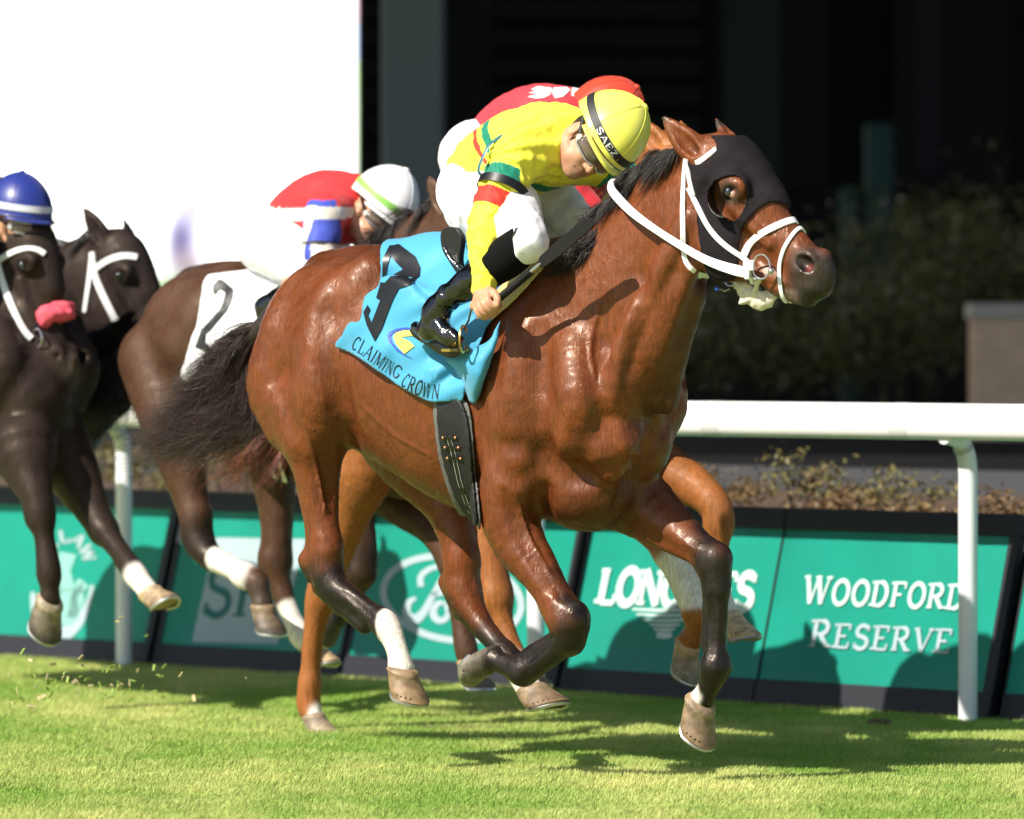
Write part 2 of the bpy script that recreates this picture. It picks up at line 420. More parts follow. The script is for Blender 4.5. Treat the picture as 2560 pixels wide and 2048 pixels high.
# ------------------------------------------------------------------ lettering: strokes on a unit grid, slab or hairline serifs
def _arc(cx, cy, rx, ry, a0, a1, n=9): return [(cx+rx*math.cos(math.radians(a0+(a1-a0)*i/n)), cy+ry*math.sin(math.radians(a0+(a1-a0)*i/n))) for i in range(n+1)]
GL = {  # letter: (width, [(weight, points)...], [serif x,y...])
 'A': (.9, [(.5, [(.08,0),(.45,1)]), (1, [(.45,1),(.82,0)]), (.5, [(.22,.34),(.66,.34)])], [(.08,0),(.82,0)]),
 'C': (.85, [(1, _arc(.45,.5,.36,.48,50,310,14)), (.5, [(.71,.98),(.71,.72)])], []),
 'D': (.9, [(1, [(.18,0),(.18,1)]), (.6, [(.18,.97),(.42,.97)]), (1, _arc(.42,.5,.36,.47,90,-90,12)), (.6, [(.42,.03),(.18,.03)])], [(.1,0),(.1,1)]),
 'E': (.8, [(1, [(.18,0),(.18,1)]), (.6, [(.18,.97),(.7,.97)]), (.6, [(.18,.5),(.56,.5)]), (.6, [(.18,.03),(.72,.03)]), (.5, [(.7,.98),(.7,.76)]), (.5, [(.72,.02),(.72,.26)])], [(.1,0),(.1,1)]),
 'F': (.78, [(1, [(.18,0),(.18,1)]), (.6, [(.18,.97),(.7,.97)]), (.6, [(.18,.5),(.54,.5)]), (.5, [(.7,.98),(.7,.74)])], [(.18,0),(.1,1)]),
 'G': (.92, [(1, _arc(.46,.5,.37,.48,50,330,14)), (1, [(.78,.05),(.78,.42)]), (.6, [(.58,.42),(.9,.42)])], []),
 'I': (.42, [(1, [(.21,0),(.21,1)])], [(.21,0),(.21,1)]),
 'L': (.76, [(1, [(.18,0),(.18,1)]), (.6, [(.18,.03),(.7,.03)]), (.5, [(.7,.02),(.7,.28)])], [(.1,0),(.18,1)]),
 'M': (1.05, [(.6, [(.14,0),(.14,1)]), (1, [(.16,1),(.52,.1)]), (.6, [(.52,.1),(.88,1)]), (1, [(.9,0),(.9,1)])], [(.14,0),(.1,1),(.92,1),(.9,0)]),
 'N': (.95, [(.6, [(.15,0),(.15,1)]), (1, [(.16,1),(.8,0)]), (.6, [(.8,0),(.8,1)])], [(.15,0),(.1,1),(.8,1)]),
 'O': (.92, [(1, _arc(.46,.5,.37,.48,0,360,20))], []),
 'P': (.8, [(1, [(.18,0),(.18,1)]), (.6, [(.18,.97),(.45,.97)]), (1, _arc(.45,.73,.26,.24,90,-90,10)), (.6, [(.45,.49),(.18,.49)])], [(.18,0),(.1,1)]),
 'R': (.9, [(1, [(.18,0),(.18,1)]), (.6, [(.18,.97),(.45,.97)]), (1, _arc(.45,.73,.25,.24,90,-90,10)), (.6, [(.45,.49),(.18,.49)]), (1, [(.42,.49),(.78,.02)])], [(.18,0),(.1,1),(.82,0)]),
 'S': (.78, [(1, _arc(.39,.74,.26,.24,35,230,10)+_arc(.39,.26,.28,.25,60,-150,12)), (.5, [(.66,.98),(.66,.76)]), (.5, [(.1,.02),(.1,.26)])], []),
 'V': (.9, [(1, [(.1,1),(.46,0)]), (.5, [(.46,0),(.8,1)])], [(.1,1),(.8,1)]),
 'W': (1.2, [(1, [(.08,1),(.36,0)]), (.5, [(.36,0),(.6,1)]), (1, [(.6,1),(.86,0)]), (.5, [(.86,0),(1.1,1)])], [(.08,1),(.6,1),(1.1,1)]),
 'Z': (.8, [(.7, [(.12,.96),(.7,.96)]), (1, [(.7,.96),(.1,.04)]), (.7, [(.1,.04),(.74,.04)])], []),
 ' ': (.45, [], []),
}
def stroke_quads(pts, w, closed=False):
    P = np.array(pts, float); T = np.gradient(P, axis=0); T /= np.linalg.norm(T, axis=1)[:, None]+1e-9; N = np.stack([-T[:, 1], T[:, 0]], 1)
    return P-N*w/2, P+N*w/2
def glyph_strips(ch, wt=.14, serif=.14, sth=.07):
    W, st, sf = GL[ch]; out = []
    for k, pts in st:
        if len(pts) == 2: pts = [tuple(np.array(pts[0])*(1-t)+np.array(pts[1])*t) for t in (0, .25, .5, .75, 1)]
        out.append(stroke_quads(pts, wt*k))
    for x, y in sf:
        if serif: yy = sth/2 if y < .5 else 1-sth/2; out.append(stroke_quads([(x-serif, yy), (x, yy), (x+serif, yy)], sth))
    return W, out
def write(mb, text, fn, wt=.14, serif=.14, sth=.07, m=0, gap=.06, sizes=None):
    """fn(x, y) -> (point, normal); x runs in em along the line"""
    x = 0
    for i, ch in enumerate(text):
        k = sizes[i] if sizes else 1.
        W, strips = glyph_strips(ch, wt, serif, sth); j = 0
        for A, B in strips:
            P = []; ok = True; j += 1
            for a, b in zip(A, B):
                pa, na = fn(x+a[0]*k, a[1]*k); pb, nb = fn(x+b[0]*k, b[1]*k)
                if pa is None or pb is None: ok = False; break
                P.append((pa+na*.0003*j, pb+nb*.0003*j))
            if not ok: continue
            n = len(P); V = [v for pr in P for v in pr]
            mb.add(V, [(2*q, 2*q+1, 2*q+3, 2*q+2) for q in range(n-1)], m)
        x += (W+gap)*k
    return x
M_cloth = mat('saddle cloth', (1, 1, 1), .62, vcol=True, sheen=.2, bump=(260, .4, .0006), var=(9, .04))
M_ink = mat('black print', (.006, .0065, .008), .5)
M_vinyl = mat('vinyl number', (.006, .0065, .008), .38, bump=(18, .3, .004))
M_print = mat('coloured print', (1, 1, 1), .5, vcol=True)
M_brass = mat('brass', (.75, .45, .16), .3, 1.)
M_whitecloth = mat('white cloth', (.74, .74, .77), .75, sheen=.2, bump=(30, .3, .004))
SKYBLUE = (.045, .30, .50)
def decal(bv, px, py, off=.0026):
    h, n = hit(bv, px, py, off); return h, n
def decal_poly(mb, bv, outline, off, m=0, col=None, step=14):
    """fill an outline on a surface: a grid of small cells clipped to it"""
    P = np.array(outline, float); lo, hi = P.min(0), P.max(0); nx = max(int((hi[0]-lo[0])/step), 1)+1; ny = max(int((hi[1]-lo[1])/step), 1)+1
    def clipp(poly, ax, v, keep):
        out = []
        for i in range(len(poly)):
            a, b = poly[i], poly[(i+1) % len(poly)]; ia = (a[ax]-v)*keep >= 0; ib = (b[ax]-v)*keep >= 0
            if ia: out.append(a)
            if ia != ib: t = (v-a[ax])/(b[ax]-a[ax]); out.append(a+(b-a)*t)
        return out
    V = []; F = []; idx = {}
    for i in range(nx):
        col_ = clipp(clipp(list(P), 0, lo[0]+i*step, 1), 0, lo[0]+(i+1)*step, -1)
        if len(col_) < 3: continue
        for j in range(ny):
            c = clipp(clipp(col_, 1, lo[1]+j*step, 1), 1, lo[1]+(j+1)*step, -1)
            if len(c) < 3: continue
            f = []
            for q in c:
                key = (round(q[0], 2), round(q[1], 2))
                if key not in idx:
                    h, n = decal(bv, q[0], q[1], off)
                    idx[key] = -1 if h is None else len(V)
                    if h is not None: V.append(h)
                if idx[key] >= 0 and idx[key] not in f: f.append(idx[key])
            if len(f) >= 3: F.append(f)
    if V: mb.add(np.array(V), F, m, col)

def lead_tack(H, S, V, Q):
    p, q = HB.p, HH.p; bv = bvh_of(V, Q)
    # ---- blinker hood, cut from the head itself
    box = (HB.p(1600, 760, 0), HB.p(2020, 330, 0))
    hood = [(1771, 335), (1800, 325), (1850, 335), (1900, 370), (1945, 420), (1985, 500), (1982, 530), (1962, 512), (1936, 505), (1910, 514), (1883, 537), (1862, 563), (1850, 598), (1844, 643), (1842, 685), (1836, 700), (1800, 703), (1772, 690), (1757, 650), (1745, 580), (1740, 521), (1726, 459), (1716, 402), (1730, 385), (1755, 372)]
    earhole = [(1716, 396), (1737, 412), (1768, 402), (1790, 378), (1786, 352), (1760, 330), (1720, 300), (1690, 330)]
    eyeh = [(1795, 452), (1818, 442), (1841, 441), (1860, 459), (1867, 493), (1857, 528), (1838, 551), (1808, 545), (1786, 515), (1784, 478)]
    cf = side_clip(HH, hood, 830, 2, (eyeh, earhole))
    lw = lambda P: .0015*np.sin((P[:, 2]*60+P[:, 0]*25))*np.sin(P[:, 0]*40)
    hV, hQ = sheet(S, box, .0042, .006, cf, lambda P: .002*wav(P*30))
    ho = part('blinker_hood', H, hV, hQ, M_hood); md = ho.modifiers.new('th', 'SOLIDIFY'); md.thickness = .003; md.offset = -1
    hb = bvh_of(hV, hQ)
    def on(px, py, off=.004):
        a, n = hit(hb, px, py, off); b, n2 = hit(bv, px, py, off)
        if a is None: return b, n2
        if b is None: return a, n
        return (a, n) if a[1] < b[1]+.03 else (b, n2)
    # seams of the hood
    mb = MB()
    for pth in ([(1800, 360), (1850, 415), (1905, 470), (1955, 508)], [(1792, 372), (1778, 420), (1760, 470), (1756, 560), (1768, 640)]):
        P = [on(x, y, .0012)[0] for x, y in crom(np.array(pth, float), 4)]; mb.tube([x for x in P if x is not None], .0016, 4)
    rim = [on(x, y, .002)[0] for x, y in smooth_poly([((a-1826)*1.06+1826, (b-495)*1.05+495) for a, b in eyeh], 3)]; rim = [x for x in rim if x is not None]
    mb.tube(rim+[rim[0]], .0028, 5, False); mb.out('seam', ho, M_hood, True)
    # blinker cup: a half shell standing behind the eye
    for nm, fn in (('blinker_cup', lambda P: P), ('blinker_cup', HH.mir)):
        mb = MB(); R = []; c0 = q(1822, 497, .085); u1 = unit(q(1835, 545, .08)-q(1810, 450, .08)); u2 = unit(np.cross(u1, HH.r)); 
        if u2@(q(1780, 490, .08)-c0) < 0: u2 = -u2
        ko = 1. if fn(np.zeros(3))@np.ones(3) == 0 else 1.9
        for i, (rr, out) in enumerate([(1.0, 0.0), (1.02, .02), (.98, .040), (.90, .054), (.80, .060), (.80, .057), (.92, .045), (.95, .02), (.96, .0)]):
            out = out*ko
            R.append(fn(np.array([c0+(u1*math.cos(a)*.064+u2*math.sin(a)*.052)*rr+HH.r*(out-.004) for a in np.linspace(math.radians(8), math.radians(168 if ko == 1 else 330), 18)])))
        mb.loft(R, False, closed=False); o = mb.out(nm, ho, M_patent if nm and fn(np.zeros(3))@np.ones(3) == 0 else mat('cup leather', (.12, .05, .02), .35, coat=.3), True)
    # fastening tab under the cheek
    mb = MB()
    for y in (632, 640, 648, 656): 
        P = [on(x, y, .0015)[0] for x in (1768, 1785, 1802, 1820)]; mb.tube([x for x in P if x is not None], .0015, 4)
    mb.out('stitching', ho, M_hood, True)
    # ---- bridle of white rubber straps
    br = thing('bridle', None, None); br.parent = H; br.location = (0, 0, 0)
    br.location = Vector(tuple(q(1850, 560, 0)))-H.location
    for k in ('label', 'category'):
        if k in br: del br[k]
    def strap(name, pix, w_, th=.005, off=.002, mirror=True, far=None, parent=br, mt=M_white):
        P, N = [], []
        for x, y in crom(np.array(pix, float), 3):
            a, n = on(x, y, off)
            if a is not None: P.append(a); N.append(n)
        # smooth the fall over hollows
        P = np.array(P); N = np.array(N)
        for _ in range(2): P[1:-1] = .5*P[1:-1]+.25*(P[:-2]+P[2:]); N[1:-1] = .5*N[1:-1]+.25*(N[:-2]+N[2:])
        mb = MB(); ribbon(mb, P, N, w_, th, sub=2)
        if mirror: m2 = MB(); ribbon(m2, HH.mir(P), HH.mir(N+P)-HH.mir(P), w_, th, sub=2); m2.out(name, parent, mt, True)
        return mb.out(name, parent, mt, True), P, N
    strap('cheek_strap', [(1723, 470), (1740, 505), (1762, 550), (1790, 592), (1822, 620), (1850, 640), (1868, 655)], .017)
    strap('cheek_strap', [(1716, 398), (1722, 430), (1727, 455), (1735, 490)], .016)
    strap('throat_latch', [(1716, 398), (1712, 440), (1709, 500), (1707, 560), (1707, 615), (1713, 650), (1728, 672), (1748, 684), (1768, 690)], .016)
    strap('brow_band', [(1742, 409), (1758, 400), (1775, 388), (1792, 374)], .018)
    # nose bands cross the bridge to the far side
    def noseband(pix, w_, name):
        P, N = [], []
        for x, y in crom(np.array(pix, float), 3):
            a, n = on(x, y, .002)
            if a is not None and (a-np.array((HH.o[0], HH.o[1], a[2])))@HH.r > .002: P.append(a); N.append(n)
        P = np.array(P); N = np.array(N); P = np.vstack([P, HH.mir(P)[::-1]]); N = np.vstack([N, (HH.mir(N)-HH.mir(np.zeros(3)))[::-1]])
        for _ in range(2): P[1:-1] = .5*P[1:-1]+.25*(P[:-2]+P[2:]); N[1:-1] = .5*N[1:-1]+.25*(N[:-2]+N[2:])
        mb = MB(); ribbon(mb, P, N, w_, .006, sub=2); return mb.out(name, br, M_white, True)
    noseband([(1858, 640), (1868, 618), (1885, 598), (1915, 578), (1950, 562), (1980, 551), (2002, 549), (2012, 555), (2020, 570)], .022, 'noseband')
    noseband([(1966, 752), (1955, 735), (1949, 700), (1951, 660), (1960, 625), (1975, 597), (1992, 575), (2005, 568), (2018, 574), (2026, 590)], .012, 'figure_eight_strap')
    strap('curb_strap', [(1871, 672), (1880, 700), (1884, 716), (1878, 735)], .012)
    # bit: ring with a joint, chin lead
    for fn in (lambda P: P, HH.mir):
        mb = MB(); c = q(1903, 667, .075)
        mb.ring(fn(c), (HH.f*.031), (HH.u*.037), .0032, 28, 6); mb.ball(fn(q(1928, 678, .08)), .010)
        mb.tube([fn(q(1875, 690, .075)), fn(q(1890, 700, .072))], .004, 6); mb.out('bit_ring', br, M_steel, True)
    # white sheepskin lip chain / tongue tie pad hanging under the jaw
    sb = Shape(HH)
    sb.tube([q(1838, 700, .0), q(1870, 728, .01), q(1905, 752, .01), q(1935, 735, .0)], [.014, .030, .030, .014], .02, sq=(HH.r, .7))
    sb.tube([q(1850, 758, .02), q(1880, 742, .03), q(1890, 715, .04), q(1895, 700, .05)], [.006, .008, .010, .010], .01)
    sV, sQ = sb.build(.0035, disp=lambda P: .004*wav(P*90)); part('jaw_pad', br, sV, sQ, mat('cream pad', (.62, .55, .44), .75, bump=(60, .4, .003)))
    mb = MB(); mb.ring(q(1826, 705, .02), HH.f*.018, HH.u*.012, .003, 18, 6); mb.tube([q(1780, 695, .03), q(1800, 700, .03), q(1818, 706, .02)], .004, 6, m=1); mb.ball(q(1793, 722, .02), .008, m=1)
    mb.tube([q(1800, 722, .02), q(1812, 728, .02), q(1824, 722, .02)], .003, 6)
    mb.out('lead_clip', br, [M_steel, mat('blue clip', (.03, .08, .4), .5)], True)
    # ---- reins: from the bit back along the neck, round behind the crest to the rider's far hand
    mb = MB(); off = lambda x, y, d: p(x, y, d)
    pts = [q(1866, 682, .088), q(1840, 676, .096), q(1800, 664, .10), q(1755, 645, .11), q(1700, 613, .125), q(1640, 575, .135), q(1585, 535, .13), q(1545, 495, .115), q(1528, 470, .08), q(1534, 452, .03), q(1552, 452, -.02)]
    nn = [HH.r+.25*HH.u]*5+[unit(HH.r+.4*HH.u)]*2+[unit(HH.r*.9+.3*HH.u-.2*HH.f)]*2+[unit(HH.u+.2*HH.r)]*2
    ribbon(mb, np.array(pts), np.array([unit(x) for x in nn]), [.034, .034, .03, .026, .024, .022, .026, .028, .026, .02, .016], .005, sub=4)
    far = [HH.mir(x) for x in pts[:5]]+[p(1560, 500, -.10), p(1545, 470, -.06)]
    ribbon(mb, np.array(far), np.array([-(HH.r)+.2*HH.u]*len(far)), .024, .004, sub=3)
    mb.out('rein', H, M_white, True)
    mb = MB(); mb.box(q(1872, 664, .092), HH.f*.018, HH.r*.006, HH.u*.016); mb.box(q(1868, 684, .092), HH.f*.008, HH.r*.005, HH.u*.018)
    bev(mb.out('rein_stop', br, [M_white, M_steel], True), .003)

    tick("bridle")
    # ---- saddle cloth
    SC_ = Shape(HB); SC_.ops = list(S.ops)
    SC_.ell(p(1090, 672, 0), (.18, .13, .105), .05); SC_.ell(p(1000, 675, .02), (.10, .15, .06), .05); SC_.ell(p(1240, 690, 0), (.16, .15, .08), .05)
    SC_.ell(p(980, 830, .25), (.16, .03, .16), .05)
    SC_.build(.011)
    cloth = [(955, 608), (1000, 588), (1040, 573), (1087, 569), (1128, 584), (1180, 610), (1240, 640), (1320, 640), (1371, 640), (1378, 650), (1340, 695), (1290, 750), (1245, 790), (1221, 815), (1206, 850), (1193, 885), (1176, 935), (1165, 975), (1156, 1009), (1143, 1002), (1092, 1008), (1064, 1001), (999, 967), (934, 921), (878, 884), (836, 866), (855, 838), (872, 806), (900, 800), (911, 742), (943, 718), (950, 690), (950, 650)]
    cf = side_clip(HB, cloth, 790, 2)
    def wr(P):
        X = proj(P); x, y = X[:, 0], X[:, 1]
        a = np.exp(-((x-1150)/120)**2)*.010*np.sin((x*.8+y*1.1)/16+np.sin(y/30))
        b = .0055*np.sin((x-y*.35)/26+1.3*np.sin((x+y)/60))+.0035*np.sin((x*.5+y)/17+np.sin(x/35))
        low = np.clip((y-800)/200, 0, 1)
        return a*.7+b*1.35*(.6+.8*low)-.012*low*(1+np.sin((x-880)/24))
    lo = np.minimum(p(830, 1020, .35), p(1400, 1020, .35)); hi = np.maximum(p(830, 560, -.4), p(1400, 560, -.4)); 
    box = (p(930, 1050, 0), p(1570, 540, 0))
    cV, cQ = sheet(SC_, box, .0062, .014, cf, wr)
    X = proj(cV); fr_ = np.array([(1392, 640), (1355, 672), (1305, 730), (1258, 782), (1230, 830)], float)
    d = np.full(len(cV), 1e9)
    for i in range(4):
        a, b = fr_[i], fr_[i+1]; e = b-a; t = np.clip(((X-a)@e)/(e@e), 0, 1); d = np.minimum(d, np.linalg.norm(X-a-t[:, None]*e, axis=1))
    C = np.tile(SKYBLUE, (len(cV), 1)); yl = (d < 48) & (X[:, 1] < 800); C[yl] = (.62, .46, .16); C[(d >= 48) & (d < 53) & (X[:, 1] < 800)] = (.02, .05, .2); C[(d > 53) & (d < 100) & (X[:, 1] < 770) & (X[:, 0] > 1240)] = (.02, .20, .50)
    co = part('saddle_cloth', H, cV, cQ, M_cloth, True, C); md = co.modifiers.new('th', 'SOLIDIFY'); md.thickness = .003
    cb = bvh_of(cV, cQ)
    # free corner thrown forward over the girth
    fold = [[(1088, 897, .36), (1130, 884, .37), (1165, 868, .36), (1196, 850, .34), (1222, 800, .31)],
            [(1092, 905, .365), (1135, 912, .385), (1170, 905, .385), (1198, 880, .355), (1215, 845, .32)],
            [(1110, 925, .33), (1145, 950, .37), (1172, 945, .375), (1192, 915, .345), (1203, 880, .31)],
            [(1128, 965, .325), (1148, 980, .35), (1168, 975, .35), (1182, 945, .325), (1190, 915, .30)],
            [(1146, 1004, .31), (1152, 1008, .325), (1160, 1006, .325), (1170, 985, .31), (1176, 960, .295)]]
    G = np.array([crom(np.array([p(*c) for c in row]), 4) for row in fold]); G = np.array([crom(G[:, j], 4) for j in range(G.shape[1])]).transpose(1, 0, 2)
    n1, n2 = G.shape[:2]; Vf = G.reshape(-1, 3)-HB.r*.05; Ff = [(i*n2+j, i*n2+j+1, (i+1)*n2+j+1, (i+1)*n2+j) for i in range(n1-1) for j in range(n2-1)]
    fo = part('cloth_fold', co, Vf+.003*wav(Vf*60)[:, None]*HB.r, Ff, M_cloth, True, np.tile(SKYBLUE, (len(Vf), 1))); md = fo.modifiers.new('th', 'SOLIDIFY'); md.thickness = .003
    tick("cloth")
    Z5 = lambda L: [(600+.3711*a, 600+.3711*b) for a, b in L]
    mb = MB()
    band = [(965, 135), (1010, 50), (1080, 42), (1190, 120), (1222, 190), (1218, 250), (1180, 285), (1080, 330), (1030, 420), (1000, 500), (965, 600), (918, 688), (880, 620), (862, 570), (842, 490), (870, 442), (888, 470), (868, 500), (892, 560), (955, 405), (928, 395), (960, 290), (985, 293), (1040, 235), (1108, 200), (1022, 118), (985, 160), (962, 245)]
    outer = [(962, 250), (965, 135), (1010, 50), (1080, 42), (1190, 120), (1222, 190), (1218, 250), (1150, 310), (1080, 330), (1040, 400), (1000, 500), (965, 600), (918, 688), (862, 570), (842, 490), (870, 442), (888, 470), (872, 505), (895, 560), (955, 408), (928, 395), (960, 288), (985, 293), (1040, 235), (1108, 200), (1018, 116), (985, 160)]
    # split in convex-ish pieces so that each can be laid on the folds
    for pc in ([(962, 250), (965, 135), (1010, 50), (1080, 42), (1060, 80), (1018, 116), (1000, 165), (985, 235)], [(1018, 116), (1060, 40), (1080, 42), (1190, 120), (1222, 190), (1108, 200)], [(1108, 200), (1222, 190), (1218, 250), (1150, 310), (1080, 330), (985, 293), (1040, 235)],
               [(960, 288), (985, 293), (1080, 330), (1040, 400), (1000, 500), (955, 408), (928, 395)], [(955, 408), (1000, 500), (965, 600), (918, 688), (885, 620), (895, 560)], [(842, 490), (870, 442), (888, 470), (872, 505), (895, 560), (885, 622), (862, 570)]):
        decal_poly(mb, cb, Z5(pc), .0075, step=6)
    mb.out('number_nine', co, M_vinyl, True)
    mb = MB(); CZ = (.03, .08, .45)
    cr = lambda r0, r1, a0, a1, cx, cy, sx: [(cx+sx*r1*math.cos(math.radians(a)), cy+r1*math.sin(math.radians(a))) for a in np.linspace(a0, a1, 12)]+[(cx+sx*r0*math.cos(math.radians(a)), cy+r0*math.sin(math.radians(a))) for a in np.linspace(a1, a0, 12)]
    decal_poly(mb, cb, Z5([(1190, 602), (1130, 590), (1060, 598), (1010, 625), (997, 650), (1010, 690), (1060, 745), (1120, 780), (1182, 805), (1110, 765), (1060, 728), (1030, 690), (1020, 655), (1035, 628), (1080, 608)]), .0055, col=CZ, step=8)
    decal_poly(mb, cb, Z5([(1190, 612), (1110, 612), (1055, 628), (1040, 655), (1052, 695), (1085, 735), (1118, 768), (1185, 718), (1160, 690), (1085, 655), (1190, 650), (1258, 672), (1262, 690), (1225, 690), (1180, 640), (1215, 640)]), .0062, col=(.85, .62, .12), step=8)
    mb.out('emblem', co, M_print, True, usecol=True)
    base = crom(np.array(Z5([(752, 728), (830, 778), (900, 832), (980, 893), (1045, 930), (1100, 985), (1180, 1032), (1260, 1060), (1345, 1072)]), float), 8); dl = np.r_[0, np.cumsum(np.linalg.norm(np.diff(base, axis=0), axis=1))]
    tg = np.gradient(base, axis=0); tg /= np.linalg.norm(tg, axis=1)[:, None]
    def onl(x, y, em=37.):
        s_ = x*em*.545; bx = np.interp(s_, dl, base[:, 0]); by = np.interp(s_, dl, base[:, 1]); tx = np.interp(s_, dl, tg[:, 0]); ty = np.interp(s_, dl, tg[:, 1])
        return decal(cb, bx+ty*y*em*.75, by-tx*y*em-0*tx, .0045)
    mb = MB(); write(mb, 'CLAIMING CROWN', onl, .11, .10, .035, gap=.10); mb.out('lettering', co, M_ink, True)

    tick("decals")
    # ---- girth with elastic edges, billets and keepers
    BX = (p(1170, 1360, 0), p(1420, 880, 0))
    gl = [(1090, 965), (1118, 970), (1142, 992), (1157, 1006), (1173, 1060), (1182, 1153), (1188, 1218), (1196, 1310), (1186, 1310), (1147, 1262), (1115, 1175), (1099, 1100), (1092, 1009)]
    ge = [(1084, 1000), (1110, 995), (1165, 1000), (1181, 1050), (1189, 1153), (1196, 1218), (1204, 1320), (1180, 1318), (1139, 1270), (1106, 1180), (1090, 1100)]
    gV, gQ = sheet(S, BX, .006, .010, side_clip(HB, ge, 790, 2)); go = part('girth', H, gV, gQ, mat('grey elastic', (.12, .12, .115), .7, bump=(150, .5, .001))); md = go.modifiers.new('th', 'SOLIDIFY'); md.thickness = .004
    gV, gQ = sheet(S, BX, .006, .020, side_clip(HB, gl, 790, 1)); g2 = part('girth_strap', go, gV, gQ, mat('webbing', (.0075, .008, .0095), .6, bump=(220, .5, .001))); md = g2.modifiers.new('th', 'SOLIDIFY'); md.thickness = .006
    gb = bvh_of(gV, gQ)
    mb = MB(); P = [hit(gb, x, y, .003) for x, y in [(1123, 1088), (1134, 1120), (1143, 1160), (1152, 1200), (1166, 1245), (1180, 1280)]]; P = [x for x in P if x[0] is not None]
    ribbon(mb, [x[0] for x in P], [x[1] for x in P], .020, .004)
    for s_ in (-.008, .008):
        tmp = [x[0]+unit(np.cross(HB.u, x[1]))*s_+x[1]*.0045 for x in P]; mb.tube(tmp, .0009, 4, m=1)
    for y, x0, x1 in ((1092, 1113, 1145), (1116, 1118, 1153), (1142, 1124, 1158)):
        K = [hit(gb, x, y+(x-x0)*.02, .009) for x in np.linspace(x0, x1, 5)]; K = [k for k in K if k[0] is not None]
        if len(K) > 2:
            ribbon(mb, [k[0] for k in K], [k[1] for k in K], .010, .003)
            for k in (K[0], K[-1]): mb.ball(k[0]+k[1]*.003, (.0052, .0052, .0052), m=2, n=8, k=6)
    mb.out('billet', g2, [M_black, mat('thread', (.6, .6, .55), .7), mat('copper rivet', (.55, .26, .12), .4, .8)], True)
    # ---- saddle: low racing saddle, flap behind the boot, stirrup
    mb = MB(); sf = [(1113, 590), (1122, 572), (1150, 570), (1165, 600), (1160, 650), (1170, 700), (1158, 690), (1135, 655), (1118, 625)]
    pts = [p(x, y, .245) for x, y in smooth_poly(sf, 4)]; mb.poly(pts, HB.r, .022)
    sd = mb.out('saddle', H, M_black, True); bev(sd, .006, 3)
    mb = MB(); Pn = [p(x, y, .272) for x, y in [(1115, 618), (1130, 645), (1150, 668), (1172, 684)]]; mb.tube(Pn, [.012, .013, .012, .008], 10, flat=.6, sub=3); mb.out('knee_roll', sd, M_patent, True)
    mb = MB(); mb.box(p(1230, 660, 0), HB.f*.20, HB.r*.11, HB.u*.02); o = mb.out('saddle_tree', sd, M_black, True); bev(o, .015, 3)
    mb = MB(); c = p(1150, 850, .36)
    mb.tube([p(1190, 720, .30), p(1172, 800, .34), p(1160, 822, .36)], .009, 6, flat=.35)
    mb.ring(p(1158, 848, .365), HB.u*.042, HB.r*.035+HB.f*.02, .004, 20, 6, a0=-60, a1=240); mb.box(p(1140, 876, .36), HB.f*.02, HB.r*.045, HB.u*.004)
    mb.out('stirrup', sd, [mat('gold alloy', (.7, .48, .12), .3, 1.)], True)

    tick("girth saddle")
    # ---- mane and tail
    crest = [p(1385, 672), p(1440, 628), p(1500, 575), p(1555, 505), p(1610, 448), p(1665, 402), q(1715, 382), q(1745, 368)]
    HD = ((.010, .008, .008), (.035, .026, .022))
    gs = []
    for i, c in enumerate(crom(np.array(crest), 3)):
        s_ = i/21; drop = .11-.03*s_
        c = c-HB.u*.012
        gs.append([c+HB.r*.01, c+HB.r*.045+HB.u*.010-HB.f*.02, c+HB.r*.075-HB.u*.035-HB.f*.05, c+HB.r*.085-HB.u*drop-HB.f*.075])
    hair_strands('mane', H, gs, 3600, .0013, HD, .010, 5, jit=.014, curl=.008, nseg=8)
    low = [[p(1462, 600, .06), p(1415, 625, .11), p(1370, 650, .13), p(1345, 672, .12)], [p(1480, 590, .08), p(1445, 640, .13), p(1400, 665, .15), p(1352, 680, .14)], [p(1500, 575, .08), p(1470, 625, .13), p(1440, 655, .15), p(1410, 668, .15)]]
    hair_strands('mane_lock', H, low, 900, .0014, HD, .014, 8, jit=.03, curl=.02, nseg=10)
    R0 = p(672, 812, 0)
    def tl(pts, l=0): return [R0]+[HB.p(x, y, l+.02*i) for i, (x, y) in enumerate(pts)]
    tails = [tl([(635, 818), (585, 850), (552, 890), (520, 935), (480, 1000)], .02), tl([(630, 830), (575, 880), (515, 950), (460, 1025), (405, 1075)], .02), tl([(628, 850), (575, 920), (500, 1000), (420, 1070), (322, 1100)], .0),
             tl([(632, 870), (590, 950), (525, 1030), (440, 1085), (335, 1112)], 0), tl([(640, 890), (610, 980), (560, 1060), (490, 1100), (380, 1112)], -.03), tl([(650, 905), (640, 990), (615, 1055), (560, 1085), (500, 1100)], -.04), tl([(660, 915), (665, 1000), (660, 1050), (640, 1075), (600, 1090)], -.05)]
    hair_strands('tail', H, tails, 7500, .0012, ((.006, .0045, .0045), (.060, .028, .020)), .010, 9, jit=.040, curl=.042, nseg=20)
    mb = MB(); mb.tube([p(700, 770, 0), p(672, 805, 0), p(640, 835, .01), p(610, 870, .015)], [.04, .038, .03, .012], 12, sub=3); mb.out('dock', H, mat('dock hair', (.02, .013, .011), .6, bump=(60, .6, .004)), True)
    return hb, cb
